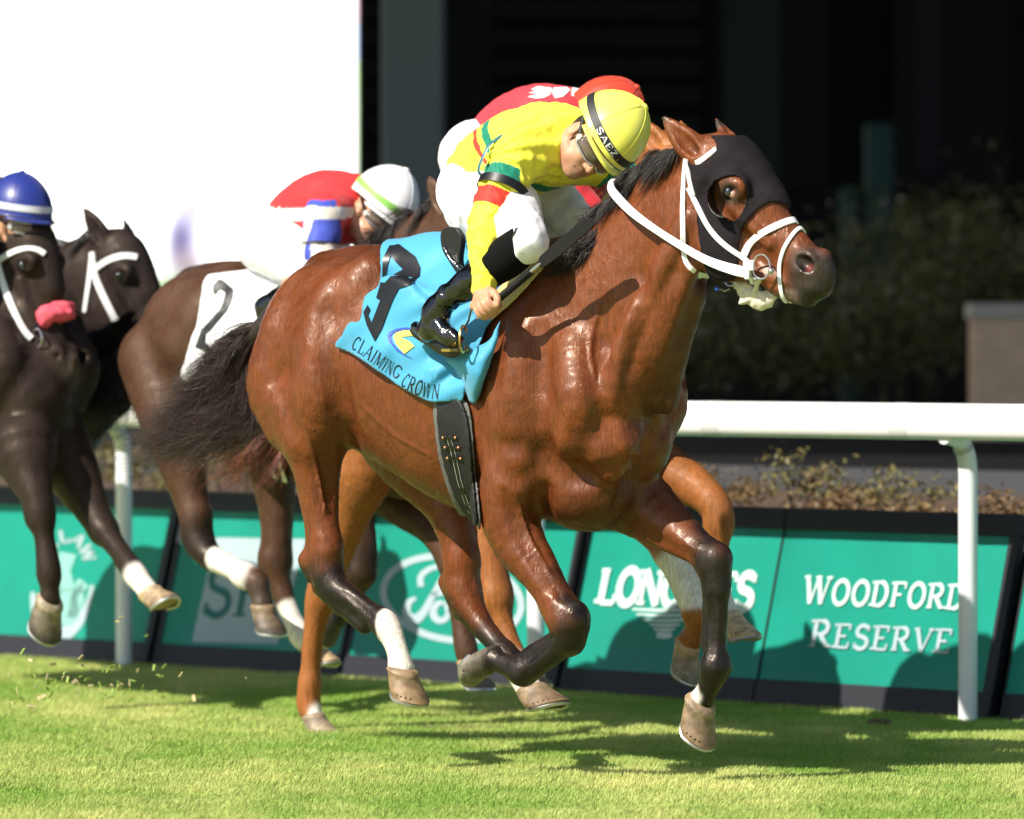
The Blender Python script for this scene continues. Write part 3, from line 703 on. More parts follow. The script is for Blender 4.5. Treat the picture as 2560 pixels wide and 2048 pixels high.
# ================================================================== the setting
RL = Frame(-1.64, 24.1, 46.8)                    # line of the rail posts; f runs along the rail to the right and nearer, r is the track side
RA, RN = RL.f, -RL.r                             # along, and away from the track
def on_rail(px, n=0.):                           # ground point on the line parallel to the posts, n metres further from the track
    o = np.array((RL.o[0], RL.o[1], 0))+RN*n; u = (px-CX)/FPX
    a = (u*o[1]-o[0])/(RA[0]-u*RA[1]); return o+RA*a
def struct(name, V, F, m, smooth=False):
    o = bpy.data.objects.new(name, mkmesh(name, V, F, m, smooth)); COL.objects.link(o); o['kind'] = 'structure'; return o

def turf_mat():
    m = bpy.data.materials.new('turf soil'); m.use_nodes = True; nt = m.node_tree; L = nt.links; b = nt.nodes['Principled BSDF']; b.inputs['Roughness'].default_value = .9
    tc = nt.nodes.new('ShaderNodeTexCoord'); n = nt.nodes.new('ShaderNodeTexNoise'); n.inputs['Scale'].default_value = 3.5; n.inputs['Detail'].default_value = 8; L.new(tc.outputs['Object'], n.inputs['Vector'])
    r = nt.nodes.new('ShaderNodeValToRGB'); e = r.color_ramp.elements; e[0].position = .35; e[0].color = (.17, .27, .05, 1); e[1].position = .66; e[1].color = (.46, .50, .17, 1)
    L.new(n.outputs['Fac'], r.inputs[0]); L.new(r.outputs[0], b.inputs['Base Color'])
    bp = nt.nodes.new('ShaderNodeBump'); bp.inputs['Strength'].default_value = .6; n2 = nt.nodes.new('ShaderNodeTexNoise'); n2.inputs['Scale'].default_value = 120; L.new(tc.outputs['Object'], n2.inputs['Vector']); L.new(n2.outputs['Fac'], bp.inputs['Height']); bp.inputs['Distance'].default_value = .01; L.new(bp.outputs[0], b.inputs['Normal'])
    return m
G0 = [RL.o[0]*1., 0]
def strip(n0, n1, z0, z1, name, m, a0=-70, a1=70):
    o = np.array((RL.o[0], RL.o[1], 0)); V = [o+RA*a0+RN*n0+(0, 0, z0), o+RA*a1+RN*n0+(0, 0, z0), o+RA*a1+RN*n1+(0, 0, z1), o+RA*a0+RN*n1+(0, 0, z1)]
    return struct(name, V, [(0, 1, 2, 3)], m)
struct('turf', [(-150, -60, 0), (150, -60, 0), (150, 150, 0), (-150, 150, 0)], [(0, 1, 2, 3)], turf_mat())
M_mulch = mat('mulch', (.075, .045, .026), .95, bump=(14, 1., .08), var=(6, .5))
M_dark = mat('asphalt', (.005, .005, .006), .95, spec=.1, bump=(40, .4, .01))
strip(.42, 3.6, .60, .70, 'planting_bed', M_mulch); strip(3.9, 120, .775, .775, 'service_road', M_dark)
mb = MB(); o_ = np.array((RL.o[0], RL.o[1], 0)); mb.box(o_+RN*3.75+(0, 0, .40), RA*70, RN*.15, (0, 0, .40)); mb.box(o_+RN*.40+(0, 0, .29), RA*70, RN*.02, (0, 0, .30))
kb = bpy.data.objects.new('kerb', mkmesh('kerb', np.vstack(mb.V), mb.F, mat('kerb stone', (.045, .047, .052), .8, bump=(20, .5, .01)), False)); COL.objects.link(kb); kb['kind'] = 'structure'

# grass blades over the part of the course that is in view
def grass():
    r = np.random.RandomState(2); n = 430000
    Y = 15.6+(r.rand(n)**1.25)*9.5; half = Y*.098; X = (r.rand(n)*2-1)*half
    m2 = 170000; Y2 = 14.+r.rand(m2)*13; X2 = r.normal(size=m2)*2.6; Y = np.concatenate([Y, Y2]); X = np.concatenate([X, X2]); n += m2
    k = ((X-RL.o[0])*RN[0]+(Y-RL.o[1])*RN[1]) < .12; X, Y = X[k], Y[k]; n = len(X)
    big = wav(np.stack([X*2.2, Y*1.1, X*0+1], 1)); fine = wav(np.stack([X*9, Y*5, X*0+4], 1))
    h = (.018+.010*r.rand(n))*(1+.2*big)*(.9+.15*fine); w = .0013+.0010*r.rand(n); a = r.rand(n)*6.283; le = .6*r.rand(n)*h; la = r.rand(n)*6.283
    B = np.stack([X, Y, 0*X], 1); D = np.stack([np.cos(a)*w, np.sin(a)*w, 0*a], 1); T = B+np.stack([np.cos(la)*le+.3*h, np.sin(la)*le, h], 1); Mi = B*.5+T*.5+np.stack([0*h, 0*h, h*.12], 1)
    V = np.stack([B-D, B+D, Mi-D*.8, Mi+D*.8, T], 1).reshape(-1, 3)
    i = np.arange(n)[:, None]*5; Q = np.vstack([np.hstack([i, i+1, i+3, i+2]), np.hstack([i+2, i+3, i+4, i+4])])
    dry = np.clip(.38+.45*big+.25*fine+.35*(r.rand(n)-.5), 0, 1)[:, None]
    c = np.array((.25, .40, .07))*(1-dry)+np.array((.66, .66, .25))*dry; c *= (.82+.36*r.rand(n))[:, None]
    c = np.repeat(c, 5, 0)
    Tq = Q[n:]; F4 = Q[:n]
    me = bpy.data.meshes.new('grass'); me.vertices.add(len(V)); me.vertices.foreach_set('co', V.astype(np.float32).ravel())
    tri = Tq[:, :3]; lp = np.concatenate([F4.ravel(), tri.ravel()]); me.loops.add(len(lp)); me.loops.foreach_set('vertex_index', lp.astype(np.int32))
    me.polygons.add(2*n); me.polygons.foreach_set('loop_start', np.concatenate([np.arange(n)*4, n*4+np.arange(n)*3]).astype(np.int32)); me.update(calc_edges=True)
    C4 = np.ones((len(V), 4), np.float32); C4[:, :3] = c; ca = me.color_attributes.new('Col', 'FLOAT_COLOR', 'POINT'); ca.data.foreach_set('color', C4.ravel())
    m = mat('grass blade', (.1, .2, .03), .55, vcol=True, spec=.3); nt = m.node_tree; b = nt.nodes['Principled BSDF']; tr = nt.nodes.new('ShaderNodeBsdfTranslucent'); mx = nt.nodes.new('ShaderNodeMixShader'); mx.inputs[0].default_value = .35
    at_ = [x for x in nt.nodes if x.type == 'ATTRIBUTE'][0]; nt.links.new(at_.outputs['Color'], tr.inputs['Color']); nt.links.new(b.outputs[0], mx.inputs[1]); nt.links.new(tr.outputs[0], mx.inputs[2]); nt.links.new(mx.outputs[0], nt.nodes['Material Output'].inputs['Surface'])
    me.materials.append(m); o = bpy.data.objects.new('grass', me); COL.objects.link(o)
    tag(o, 'short bright green turf with yellow tufts under the galloping horses', 'grass', kind='stuff')
    # clods and clippings thrown up behind the runners
    mb = MB(); rr = random.Random(4)
    for k in range(95):
        px = rr.gauss(190, 120) if k < 100 else rr.uniform(0, 620); py = rr.gauss(1710, 32) if k < 90 else rr.uniform(1430, 1800); D = rr.uniform(18.6, 20.5)
        c = at(px, py, D); s_ = rr.uniform(.003, .008); f = unit([rr.uniform(-1, 1) for _ in range(3)]); g = unit(np.cross(f, [rr.uniform(-1, 1) for _ in range(3)]))
        mb.box(c, f*s_*1.7, g*s_*.7, np.cross(f, g)*.0012, rr.choice([0, 0, 1]))
    o = bpy.data.objects.new('turf_clippings', mkmesh('turf_clippings', np.vstack(mb.V), mb.F, [mat('clipping green', (.20, .30, .05), .7), mat('clipping straw', (.5, .42, .22), .8)], False, None, mb.mi)); COL.objects.link(o)
    tag(o, 'blades and crumbs of turf flying above the grass at the left', 'turf clippings', kind='stuff')
    mb = MB()
    for k in range(60):
        c = at(1180+rr.gauss(0, 40), 1826+rr.gauss(0, 5), 20.15); c[2] = .006; mb.ball(c, (rr.uniform(.008, .03), rr.uniform(.01, .04), .010), n=7, k=5)
    for k in range(14):
        c = at(2200+rr.gauss(0, 12), 1822+rr.gauss(0, 4), 20.3); c[2] = .012; mb.ball(c, (rr.uniform(.008, .02), rr.uniform(.01, .02), .02), n=7, k=5)
    o = bpy.data.objects.new('divots', mkmesh('divots', np.vstack(mb.V), mb.F, mat('soil', (.12, .09, .04), .95), True)); COL.objects.link(o)
    tag(o, 'small scuffs of torn brown turf and soil lying in the grass', 'divots', kind='stuff')
grass()

# running rail and its gooseneck posts
rt = thing('running_rail', 'long white plastic running rail behind the horses, carried on gooseneck posts', 'rail', tuple(on_rail(1900, -.12)))
mb = MB(); rings = []
for a in (-60, -20, 0, 10, 20, 60):
    c = o_+RA*a-RN*.12+np.array((0, 0, 1.088)); rings.append(np.array([c+RN*.045*math.cos(t)*(1 if math.cos(t) > 0 else .9)+np.array((0, 0, 1))*.066*math.copysign(abs(math.sin(t))**.7, math.sin(t)) for t in np.linspace(0, 2*math.pi, 24, endpoint=False)]))
mb.loft(rings); M_rail = mat('rail plastic', (.80, .80, .80), .35, var=(3, .03), bump=(25, .15, .001)); mb.out('rail_profile', rt, M_rail, True)
for px_ in (1790, 2260, 250):
    c = on_rail(px_, -.12)+np.array((0, 0, 1.088)); mb = MB(); mb.loft([np.array([c+RA*d+RN*.0462*math.cos(t)*(1 if math.cos(t) > 0 else .9)+np.array((0, 0, 1))*.0672*math.copysign(abs(math.sin(t))**.7, math.sin(t)) for t in np.linspace(0, 2*math.pi, 24, endpoint=False)]) for d in (-.045, .045)], False); mb.out('joint_sleeve', rt, mat('sleeve plastic', (.62, .63, .64), .4), True)
for px, lb in ((310, 'white gooseneck rail post farthest left, rising behind the dark horses'), (1340, 'white gooseneck rail post in the middle, mostly hidden behind the bay horse legs'), (2420, 'white gooseneck rail post in clear view in front of the rightmost green boards')):
    b = on_rail(px); tp = thing('rail_post', lb, 'post', b, 'white posts of the running rail')
    mb = MB(); z = lambda h, n: b+RN*n+np.array((0, 0, h))
    mb.tube([z(-.02, 0), z(.5, 0), z(.80, 0), z(.90, 0), z(.97, -.012), z(1.02, -.045), z(1.035, -.09), z(1.037, -.13)], [.035, .035, .035, .035, .035, .034, .033, .030], 18, sub=3); mb.out('upright', tp, mat('post steel', (.74, .76, .80), .4, var=(5, .06)), True)
    mb = MB(); mb.box(z(.715, 0)+0, RA*.001, RN*.001, (0, 0, .001)); 
    mb = MB(); mb.tube([z(.985, -.02), z(1.0, -.03)], .037, 18); mb.out('collar', tp, mat('post collar', (.45, .47, .48), .5), True)

# sponsor boards leaning back behind the rail
LEAN = .26; BH = .735
M_teal = mat('teal vinyl', (.008, .235, .175), .32, coat=.5, coatr=.12, bump=(2.2, .35, .02), var=(1.6, .16))
M_frame = mat('board frame', (.014, .015, .022), .5, bump=(30, .3, .002)); M_logo = mat('white vinyl print', (.50, .62, .60), .45); M_logo2 = mat('pale teal print', (.20, .42, .39), .45); M_ltg = mat('dark teal print', (.008, .14, .13), .4); M_lblue = mat('pale grey print', (.33, .42, .46), .4, var=(2, .08))
NB = .12
def board_pt(px, h):                                  # board surface point above the base pixel column, h metres up
    return on_rail(px, NB)+RN*(h*LEAN)+np.array((0, 0, h))
BN = unit(-RN+np.array((0, 0, LEAN)))                # outward normal of the boards
def bplane(px, py, off=.004):
    o = on_rail(1280, NB); d = at(px, py, 1.)-np.array((0, 0, H0)); c = np.array((0, 0, H0)); t = ((o-c)@BN)/(d@BN); return c+d*t+BN*off
def board(px0, px1, label, fl=.03, fr=.03):
    b0, b1 = on_rail(px0, NB), on_rail(px1, NB); t = thing('sponsor_board', label, 'board', (b0+b1)/2, 'teal sponsor boards leaning behind the rail')
    up = unit(RN*LEAN+np.array((0, 0, 1))); Lh = BH*math.hypot(1, LEAN); c = (b0+b1)/2; hw = np.linalg.norm(b1-b0)/2
    mb = MB(); mb.box(c+up*(Lh/2+.02), RA*(hw-.004), up*(Lh/2-.05), BN*.012); mb.out('face', t, M_teal)
    for nm, cc, a_, u_ in (('top_rail', c+up*(Lh-.035), hw, .042), ('bottom_rail', c+up*.045, hw, .055)):
        mb = MB(); mb.box(cc, RA*(a_), up*u_, BN*.022); bev(mb.out(nm, t, M_frame), .006)
    for s_, wd in ((-1, fl), (1, fr)):
        if wd: mb = MB(); mb.box(c+RA*s_*(hw-wd/2)+up*(Lh/2), RA*wd/2, up*(Lh/2-.075), BN*.020); bev(mb.out('stile', t, M_frame), .004)
    mb = MB(); mb.box(c+RN*.25+np.array((0, 0, .27)), RA*.02, (0, 0, .27), RN*.012); mb.out('prop', t, M_frame)
    return t
def bwrite(t, text, p0, p1, h, wt, serif, sth, mt, lean=.19, sizes=None, gap=.06, name='lettering'):
    tot = sum((GL[c][0]+gap)*(sizes[i] if sizes else 1) for i, c in enumerate(text)); p0 = np.array(p0, float); p1 = np.array(p1, float); e = (p1-p0)/tot
    def fn(x, y): q_ = p0+e*x+np.array((lean, -1))*y*h; return bplane(q_[0], q_[1], .0175), BN
    mb = MB(); write(mb, text, fn, wt, serif, sth, gap=gap, sizes=sizes); return mb.out(name, t, mt)
def bpoly(t, pix, mt, off=.0145, name='print'):
    mb = MB(); mb.add([bplane(x, y, off) for x, y in pix], [tuple(range(len(pix)))]); return mb.out(name, t, mt)
def bband(mb, pix, w_, off=.0145, m=0):
    P = crom(np.array(pix, float), 5); T = np.gradient(P, axis=0); T /= np.linalg.norm(T, axis=1)[:, None]+1e-9; N = np.stack([-T[:, 1], T[:, 0]], 1); w_ = np.interp(np.linspace(0, 1, len(P)), np.linspace(0, 1, len(np.atleast_1d(w_))), np.atleast_1d(w_))[:, None]/2
    V = [v for a, b in zip(P-N*w_, P+N*w_) for v in (bplane(*a, off), bplane(*b, off))]; mb.add(V, [(2*i, 2*i+1, 2*i+3, 2*i+2) for i in range(len(P)-1)], m)
tA = board(-160, 374, 'teal board with a pale round seal, leftmost behind the dark horse legs', .03, .045)
mb = MB(); el = lambda a, r=1.: (163+math.sin(math.radians(a))*74*r+12*math.cos(math.radians(a)), 1460-math.cos(math.radians(a))*128*r)
bband(mb, [el(a) for a in range(92, 262, 8)], [8, 22, 40, 26, 10])
for a, ch in ((-36, 'E'), (-6, 'L'), (24, 'A'), (48, 'W')):
    c = np.array(el(a, .93)); tx = unit(np.array(el(a+4))-np.array(el(a-4))); ny = np.array((tx[1], -tx[0])); W_, st = glyph_strips(ch, .26, .12, .1)
    for A_, B_ in st:
        V = [bplane(*(c+tx*(q_[0]-.42)*34+ny*(q_[1]-.5)*34), .0145) for pr in zip(A_, B_) for q_ in pr]; mb.add(V, [(2*i, 2*i+1, 2*i+3, 2*i+2) for i in range(len(A_)-1)])
mb.out('seal_rim', tA, M_lblue)
mb = MB()
for pts, w_ in (([(176, 1385), (168, 1430), (176, 1480)], [44, 30, 40]), ([(165, 1475), (172, 1530), (170, 1565)], [60, 66, 30]), ([(206, 1450), (200, 1500), (186, 1550)], [12, 34, 26]), ([(120, 1400), (138, 1440), (150, 1490)], [20, 26, 20]), ([(186, 1500), (204, 1478), (222, 1462)], [14, 18, 20]), ([(140, 1500), (120, 1520), (108, 1490)], [22, 18, 14])): bband(mb, pts, w_, .0150)
mb.out('seal_figure', tA, M_logo2)
tB = board(386, 852, 'teal board with a pale grey square and dark letters, left of centre', .03, .02)
bpoly(tB, [(545, 1346), (772, 1350), (700, 1612), (486, 1607)], M_lblue)
bwrite(tB, 'SP', (508, 1541), (668, 1545), 126, .15, .16, .05, M_ltg, lean=.17, gap=.05)
tC = board(860, 1394, 'teal board with a white oval script logo under the bay horse', .02, .045)
mb = MB(); Zf = lambda L: [(880+.255*a, 1280+.255*b) for a, b in L]
bband(mb, [(1137+172*math.cos(math.radians(a))+8*math.sin(math.radians(a)), 1498+105*math.sin(math.radians(a))+12*math.cos(math.radians(a))) for a in range(0, 361, 6)], 17); mb.out('oval', tC, M_lblue)
mb = MB()
bband(mb, Zf([(700, 740), (700, 640), (780, 570), (900, 540), (1060, 560), (1180, 540), (1260, 480)]), [16, 15, 13, 15, 17, 9])
bband(mb, Zf([(960, 560), (880, 720), (800, 860), (720, 1000), (640, 1060), (560, 1010), (580, 900), (650, 850)]), [13, 16, 16, 20, 26, 22, 16, 9])
bband(mb, Zf([(800, 820), (900, 800), (1010, 760)]), [10, 16, 10])
for cx in (880, 1190): bband(mb, Zf([(cx+60, 900), (cx-20, 910), (cx-60, 1000), (cx-10, 1070), (cx+70, 1050), (cx+80, 960), (cx+50, 900)]), [10, 15, 19, 17, 14, 12, 9])
bband(mb, Zf([(960, 1010), (1010, 930), (1040, 900), (1030, 1000), (1060, 1060), (1110, 1030)]), [9, 12, 15, 16, 14, 8])
bband(mb, Zf([(1400, 560), (1330, 760), (1270, 960), (1290, 1060), (1350, 1050)]), [15, 16, 18, 16, 9])
mb.out('script', tC, M_lblue)
tD = board(1404, 1886, 'teal board with bold white slab lettering over a winged emblem, right of centre', .012, .0)
bwrite(tD, 'LONGINES', (1497, 1511), (1886, 1526), 88, .27, .17, .13, M_logo, lean=.20, gap=-.02)
mb = MB()
for i, (x0, x1, y) in enumerate(((1587, 1752, 1525), (1598, 1742, 1538), (1613, 1726, 1551), (1630, 1706, 1563), (1640, 1694, 1574), (1648, 1686, 1588))): bband(mb, [(x0, y), ((x0+x1)/2, y+3), (x1, y)], [5, 8, 5] if i < 5 else [14, 16, 14])
mb.out('winged_emblem', tD, M_logo)
tE = board(1889, 2478, 'teal board with two rows of spaced white slab lettering behind the clear rail post', .004, .05)
bwrite(tE, 'WOODFORD', (2012, 1511), (2418, 1527), 62, .18, .13, .10, M_logo, lean=.19, sizes=[1.12]+[1]*7, gap=.10)
bwrite(tE, 'RESERVE', (2028, 1619), (2388, 1637), 60, .18, .13, .10, M_lblue, lean=.19, sizes=[1.12]+[1]*6, gap=.13)
tF = board(2506, 3000, 'teal board cut by the right edge of the photo', .004, .03)

for a_, b_, w_ in ((-1400, -780, 'second blank teal board beyond the left edge of the photo'), (-770, -170, 'first blank teal board beyond the left edge of the photo'), (3010, 3600, 'blank teal board beyond the right edge of the photo')): board(a_, b_, w_)
# low plants in the bed behind the boards
def leafy(name, label, cat, c, r, n, cols, leaf=.03, group=None, seed=1, stems=6, flat=1.):
    rr = np.random.RandomState(seed); t = thing(name, label, cat, c, group); c = np.asarray(c, float); r = np.asarray(r, float)
    k = max(3, n//70); cen = rr.normal(size=(k, 3))*.42; cen[:, 2] = np.abs(cen[:, 2])*1.1-.1; 
    P = cen[rr.randint(0, k, n)]+rr.normal(size=(n, 3))*.20; P = c+np.array((0, 0, r[2]))+P*r; P[:, 2] = np.maximum(P[:, 2], c[2]+.01)
    a = rr.normal(size=(n, 3)); a /= np.linalg.norm(a, axis=1)[:, None]; b = np.cross(a, rr.normal(size=(n, 3))); b /= np.linalg.norm(b, axis=1)[:, None]+1e-9
    s_ = leaf*(.6+.8*rr.rand(n))[:, None]; V = np.stack([P-a*s_, P+b*s_*.45, P+a*s_, P-b*s_*.45], 1).reshape(-1, 3); Q = np.arange(4*n).reshape(-1, 4)
    u = rr.rand(n)[:, None]; C = np.array(cols[0])*(1-u)+np.array(cols[1])*u; part('foliage', t, V, Q, mat('leaf', (.1, .15, .03), .55, vcol=True), False, np.repeat(C, 4, 0))
    mb = MB()
    for i in range(stems):
        e = P[rr.randint(0, n)]; mb.tube([c+np.array((rr.normal()*.05*r[0], rr.normal()*.05, 0)), c*.5+e*.5+np.array((0, 0, .1*r[2])), e], [.012*r[2]+.003, .008*r[2]+.002, .002], 6)
    mb.out('stem', t, mat('bark', (.06, .045, .03), .9), True); return t
kinds = [('olive ground shrub with yellow tips in the mulch bed', ((.06, .07, .02), (.19, .15, .04))), ('tawny dry tuft in the mulch bed', ((.10, .06, .025), (.19, .12, .045)))]
spots = [(245, 1.6, .16, 0, 'between the dark horse and the left rail post'), (345, 1.5, .18, 0, 'just right of the left rail post'), (440, 1.0, .15, 0, 'left of the white-socked hind leg'), (560, 1.2, .20, 0, 'beneath the tail of the bay horse'), (640, 1.6, .18, 1, 'beside the chestnut tail'),
         (1745, .8, .10, 1, 'just right of the chestnut knee'), (1830, 1.6, .12, 1, 'left of the tall sprig, above the lettered board'), (1990, 1.3, .22, 0, 'tallest, with two upright sprigs right of the bay horse'), (2080, 1.9, .11, 1, 'right of the tallest sprig'), (2170, 1.1, .10, 1, 'midway to the right rail post'), (2296, 1.4, .17, 0, 'thin and upright, left of the right rail post'), (2370, 1.0, .09, 1, 'at the foot of the right gooseneck'), (2520, 1.0, .12, 1, 'at the right edge of the photo'), (1420, 1.0, .12, 1, 'seen through the gap under the bay chest')]
for i, (px, n, h, kd, where) in enumerate(spots):
    c = on_rail(px, n); c[2] = .60+.1*(n-.42)/3.18
    leafy('shrub', kinds[kd][0].split(' in the')[0]+' '+where, 'shrub', c, (.24, .20, h*.8), 420, kinds[kd][1], .014, 'low shrubs in the mulch bed', 20+i)
# covered stand behind: columns, dark wall, unseen overhead slab added to shade the hedge
gs = thing('grandstand', 'huge unlit grandstand filling the dark background, with columns under an added out-of-view shading slab', 'grandstand', (4, 60, .775))
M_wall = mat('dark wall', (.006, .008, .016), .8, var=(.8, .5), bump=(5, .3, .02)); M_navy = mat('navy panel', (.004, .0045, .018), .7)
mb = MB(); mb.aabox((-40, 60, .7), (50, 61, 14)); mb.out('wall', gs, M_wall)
mb = MB(); mb.aabox((-40, 24.5, 10.0), (50, 61, 10.6)); mb.out('shade_roof', gs, mat('roof deck', (.02, .02, .022), .9))  # added above the view to keep sun off the hedge and road
for x0, x1 in ((2.05, 3.3), (4.0, 5.2)):
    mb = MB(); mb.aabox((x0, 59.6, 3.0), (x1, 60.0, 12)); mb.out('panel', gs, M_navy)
for i, (px, w_, D, z0, z1, m_) in enumerate(((1032, .42, 38, .7, 10, 'column paint'), (1160, .5, 52, .7, 10, 'column dark'), (1880, .5, 50, 2.4, 10, 'column green'), (2200, .22, 44, 1.8, 3.1, 'post green'), (2125, .15, 44, .7, 2.6, 'post green'), (2320, .22, 54, 3., 10, 'column navy'))):
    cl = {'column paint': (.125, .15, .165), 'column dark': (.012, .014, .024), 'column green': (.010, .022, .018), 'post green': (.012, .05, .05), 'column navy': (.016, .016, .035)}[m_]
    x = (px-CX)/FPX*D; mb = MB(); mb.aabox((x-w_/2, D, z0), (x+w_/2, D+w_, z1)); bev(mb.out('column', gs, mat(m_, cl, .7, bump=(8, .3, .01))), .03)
mb = MB(); 
for k in range(26): mb.aabox((-2.4, 59.5, 3.0+k*.30), (2.0, 59.75, 3.2+k*.30))
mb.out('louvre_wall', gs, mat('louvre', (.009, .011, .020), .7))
# hedge plants in shade
for i, (px, D, rx, rz, z0) in enumerate(((1800, 39, .8, .75, .78), (1990, 41, .9, .85, .78), (2150, 38.5, .7, .80, .78), (2290, 40, .9, 1.15, .78), (2440, 42, .9, 1.05, .78), (1650, 40, .8, .55, .78), (2580, 40, .8, .95, .78), (420, 44, .9, .62, .78), (260, 45, 1., .5, .78), (600, 44, 1., .5, .78))):
    lab = ['first dark shrub right of the bay chest', 'broad dark shrub under the reaching head', 'dark shrub behind the small pale blob', 'tallest olive shrub of the dark hedge', 'olive shrub above the brick pillar', 'low dark shrub hidden behind the bay neck', 'dark shrub cut off by the right edge', 'green shrub below the bright screen, right of the dark horse head', 'dark shrub below the bright screen behind the bridled heads', 'dark shrub below the screen behind the white saddle cloth'][i]
    g = leafy('hedge_shrub', lab, 'shrub', ((px-CX)/FPX*D, D, z0), (rx, .7, rz*.72), 3000, ((.05, .062, .018), (.19, .165, .045)) if i < 7 else ((.02, .07, .03), (.08, .14, .05)), .032, 'shrubs of the hedge in the shade', 60+i, 5)
# brick pillar
x = (2510-CX)/FPX*36; bp_ = thing('brick_pillar', 'brown brick pillar with pale stone cap at the right edge', 'pillar', (x, 36, .775))
M_br = bpy.data.materials.new('brick'); M_br.use_nodes = True; nt = M_br.node_tree; bt = nt.nodes.new('ShaderNodeTexBrick'); bt.inputs['Color1'].default_value = (.80, .52, .33, 1); bt.inputs['Color2'].default_value = (.66, .42, .27, 1); bt.inputs['Mortar'].default_value = (.7, .6, .48, 1); bt.inputs['Scale'].default_value = 6
tc = nt.nodes.new('ShaderNodeTexCoord'); mp = nt.nodes.new('ShaderNodeMapping'); mp.inputs['Rotation'].default_value = (math.pi/2, 0, 0); nt.links.new(tc.outputs['Object'], mp.inputs['Vector']); nt.links.new(mp.outputs[0], bt.inputs['Vector']); nt.links.new(bt.outputs[0], nt.nodes['Principled BSDF'].inputs['Base Color']); nt.nodes['Principled BSDF'].inputs['Roughness'].default_value = .9
mb = MB(); mb.aabox((x-.19, 36, .775), (x+.21, 36.4, 1.54)); mb.out('shaft', bp_, M_br)
mb = MB(); mb.aabox((x-.215, 35.97, 1.54), (x+.235, 36.43, 1.64)); bev(mb.out('cap', bp_, mat('cap stone', (.50, .44, .37), .8)), .015)
# the big screen
def screen():
    D = 46.; x1 = (893-CX)/FPX*D; x0 = x1-9.5; z0 = H0+(873-735)/FPX*D; z1 = z0+5.4
    t = thing('video_screen', 'giant overexposed white screen with a faint violet figure, filling the upper left background', 'screen', ((x0+x1)/2, D, .775))
    m = bpy.data.materials.new('lit screen'); m.use_nodes = True; nt = m.node_tree; L = nt.links; nt.nodes.remove(nt.nodes['Principled BSDF']); em = nt.nodes.new('ShaderNodeEmission'); L.new(em.outputs[0], nt.nodes['Material Output'].inputs['Surface'])
    a = nt.nodes.new('ShaderNodeAttribute'); a.attribute_name = 'Col'; L.new(a.outputs['Color'], em.inputs['Color']); em.inputs['Strength'].default_value = 2.2
    nx, nz = 260, 130; X = np.linspace(x0, x1, nx); Z = np.linspace(z0, z1, nz); gx, gz = np.meshgrid(X, Z, indexing='ij'); P = np.stack([gx, 0*gx+D, gz], -1).reshape(-1, 3)
    px = CX+P[:, 0]/D*FPX; py = HY+(H0-P[:, 2])/D*FPX; C = np.ones((len(P), 3))
    def blob(cx, cy, sx, sy, c, k): 
        g = k*np.exp(-((px-cx)/sx)**2-((py-cy)/sy)**2)[:, None]; C[:] = C*(1-g)+np.array(c)*g
    blob(490, 515, 60, 70, (.27, .24, .33), .9); blob(458, 600, 48, 90, (.13, .12, .23), 1.); blob(446, 610, 26, 60, (.06, .055, .12), .9); blob(470, 665, 60, 46, (.16, .12, .13), .95); blob(425, 712, 90, 26, (.09, .17, .04), 1.); blob(100, 560, 140, 30, (.30, .40, .22), .8)
    e = 893-px
    C[(e < 8)] = (.30, .42, .20); C[(e < 8) & (py < 60)] = (.42, .22, .25); C[(e < 9) & (py > 60) & (py < 150)] = (.14, .26, .42); C[(e < 9) & (py > 165) & (py < 225)] = (.22, .42, .08)
    idx = np.arange(nx*nz).reshape(nx, nz); Q = np.stack([idx[:-1, :-1], idx[1:, :-1], idx[1:, 1:], idx[:-1, 1:]], -1).reshape(-1, 4)
    part('picture', t, P, Q, m, False, C)
    mb = MB(); mb.aabox((x0-.08, D+.01, z0-.03), (x1+.03, D+.5, z1+.1)); mb.out('cabinet', t, mat('screen cabinet', (.01, .01, .012), .6))
    for xx in (x0+1.2, x1-1.2): mb = MB(); mb.aabox((xx-.15, D+.1, .775), (xx+.15, D+.4, z0)); mb.out('leg', t, mat('screen cabinet', (.01, .01, .012)))
screen()
tick('setting')
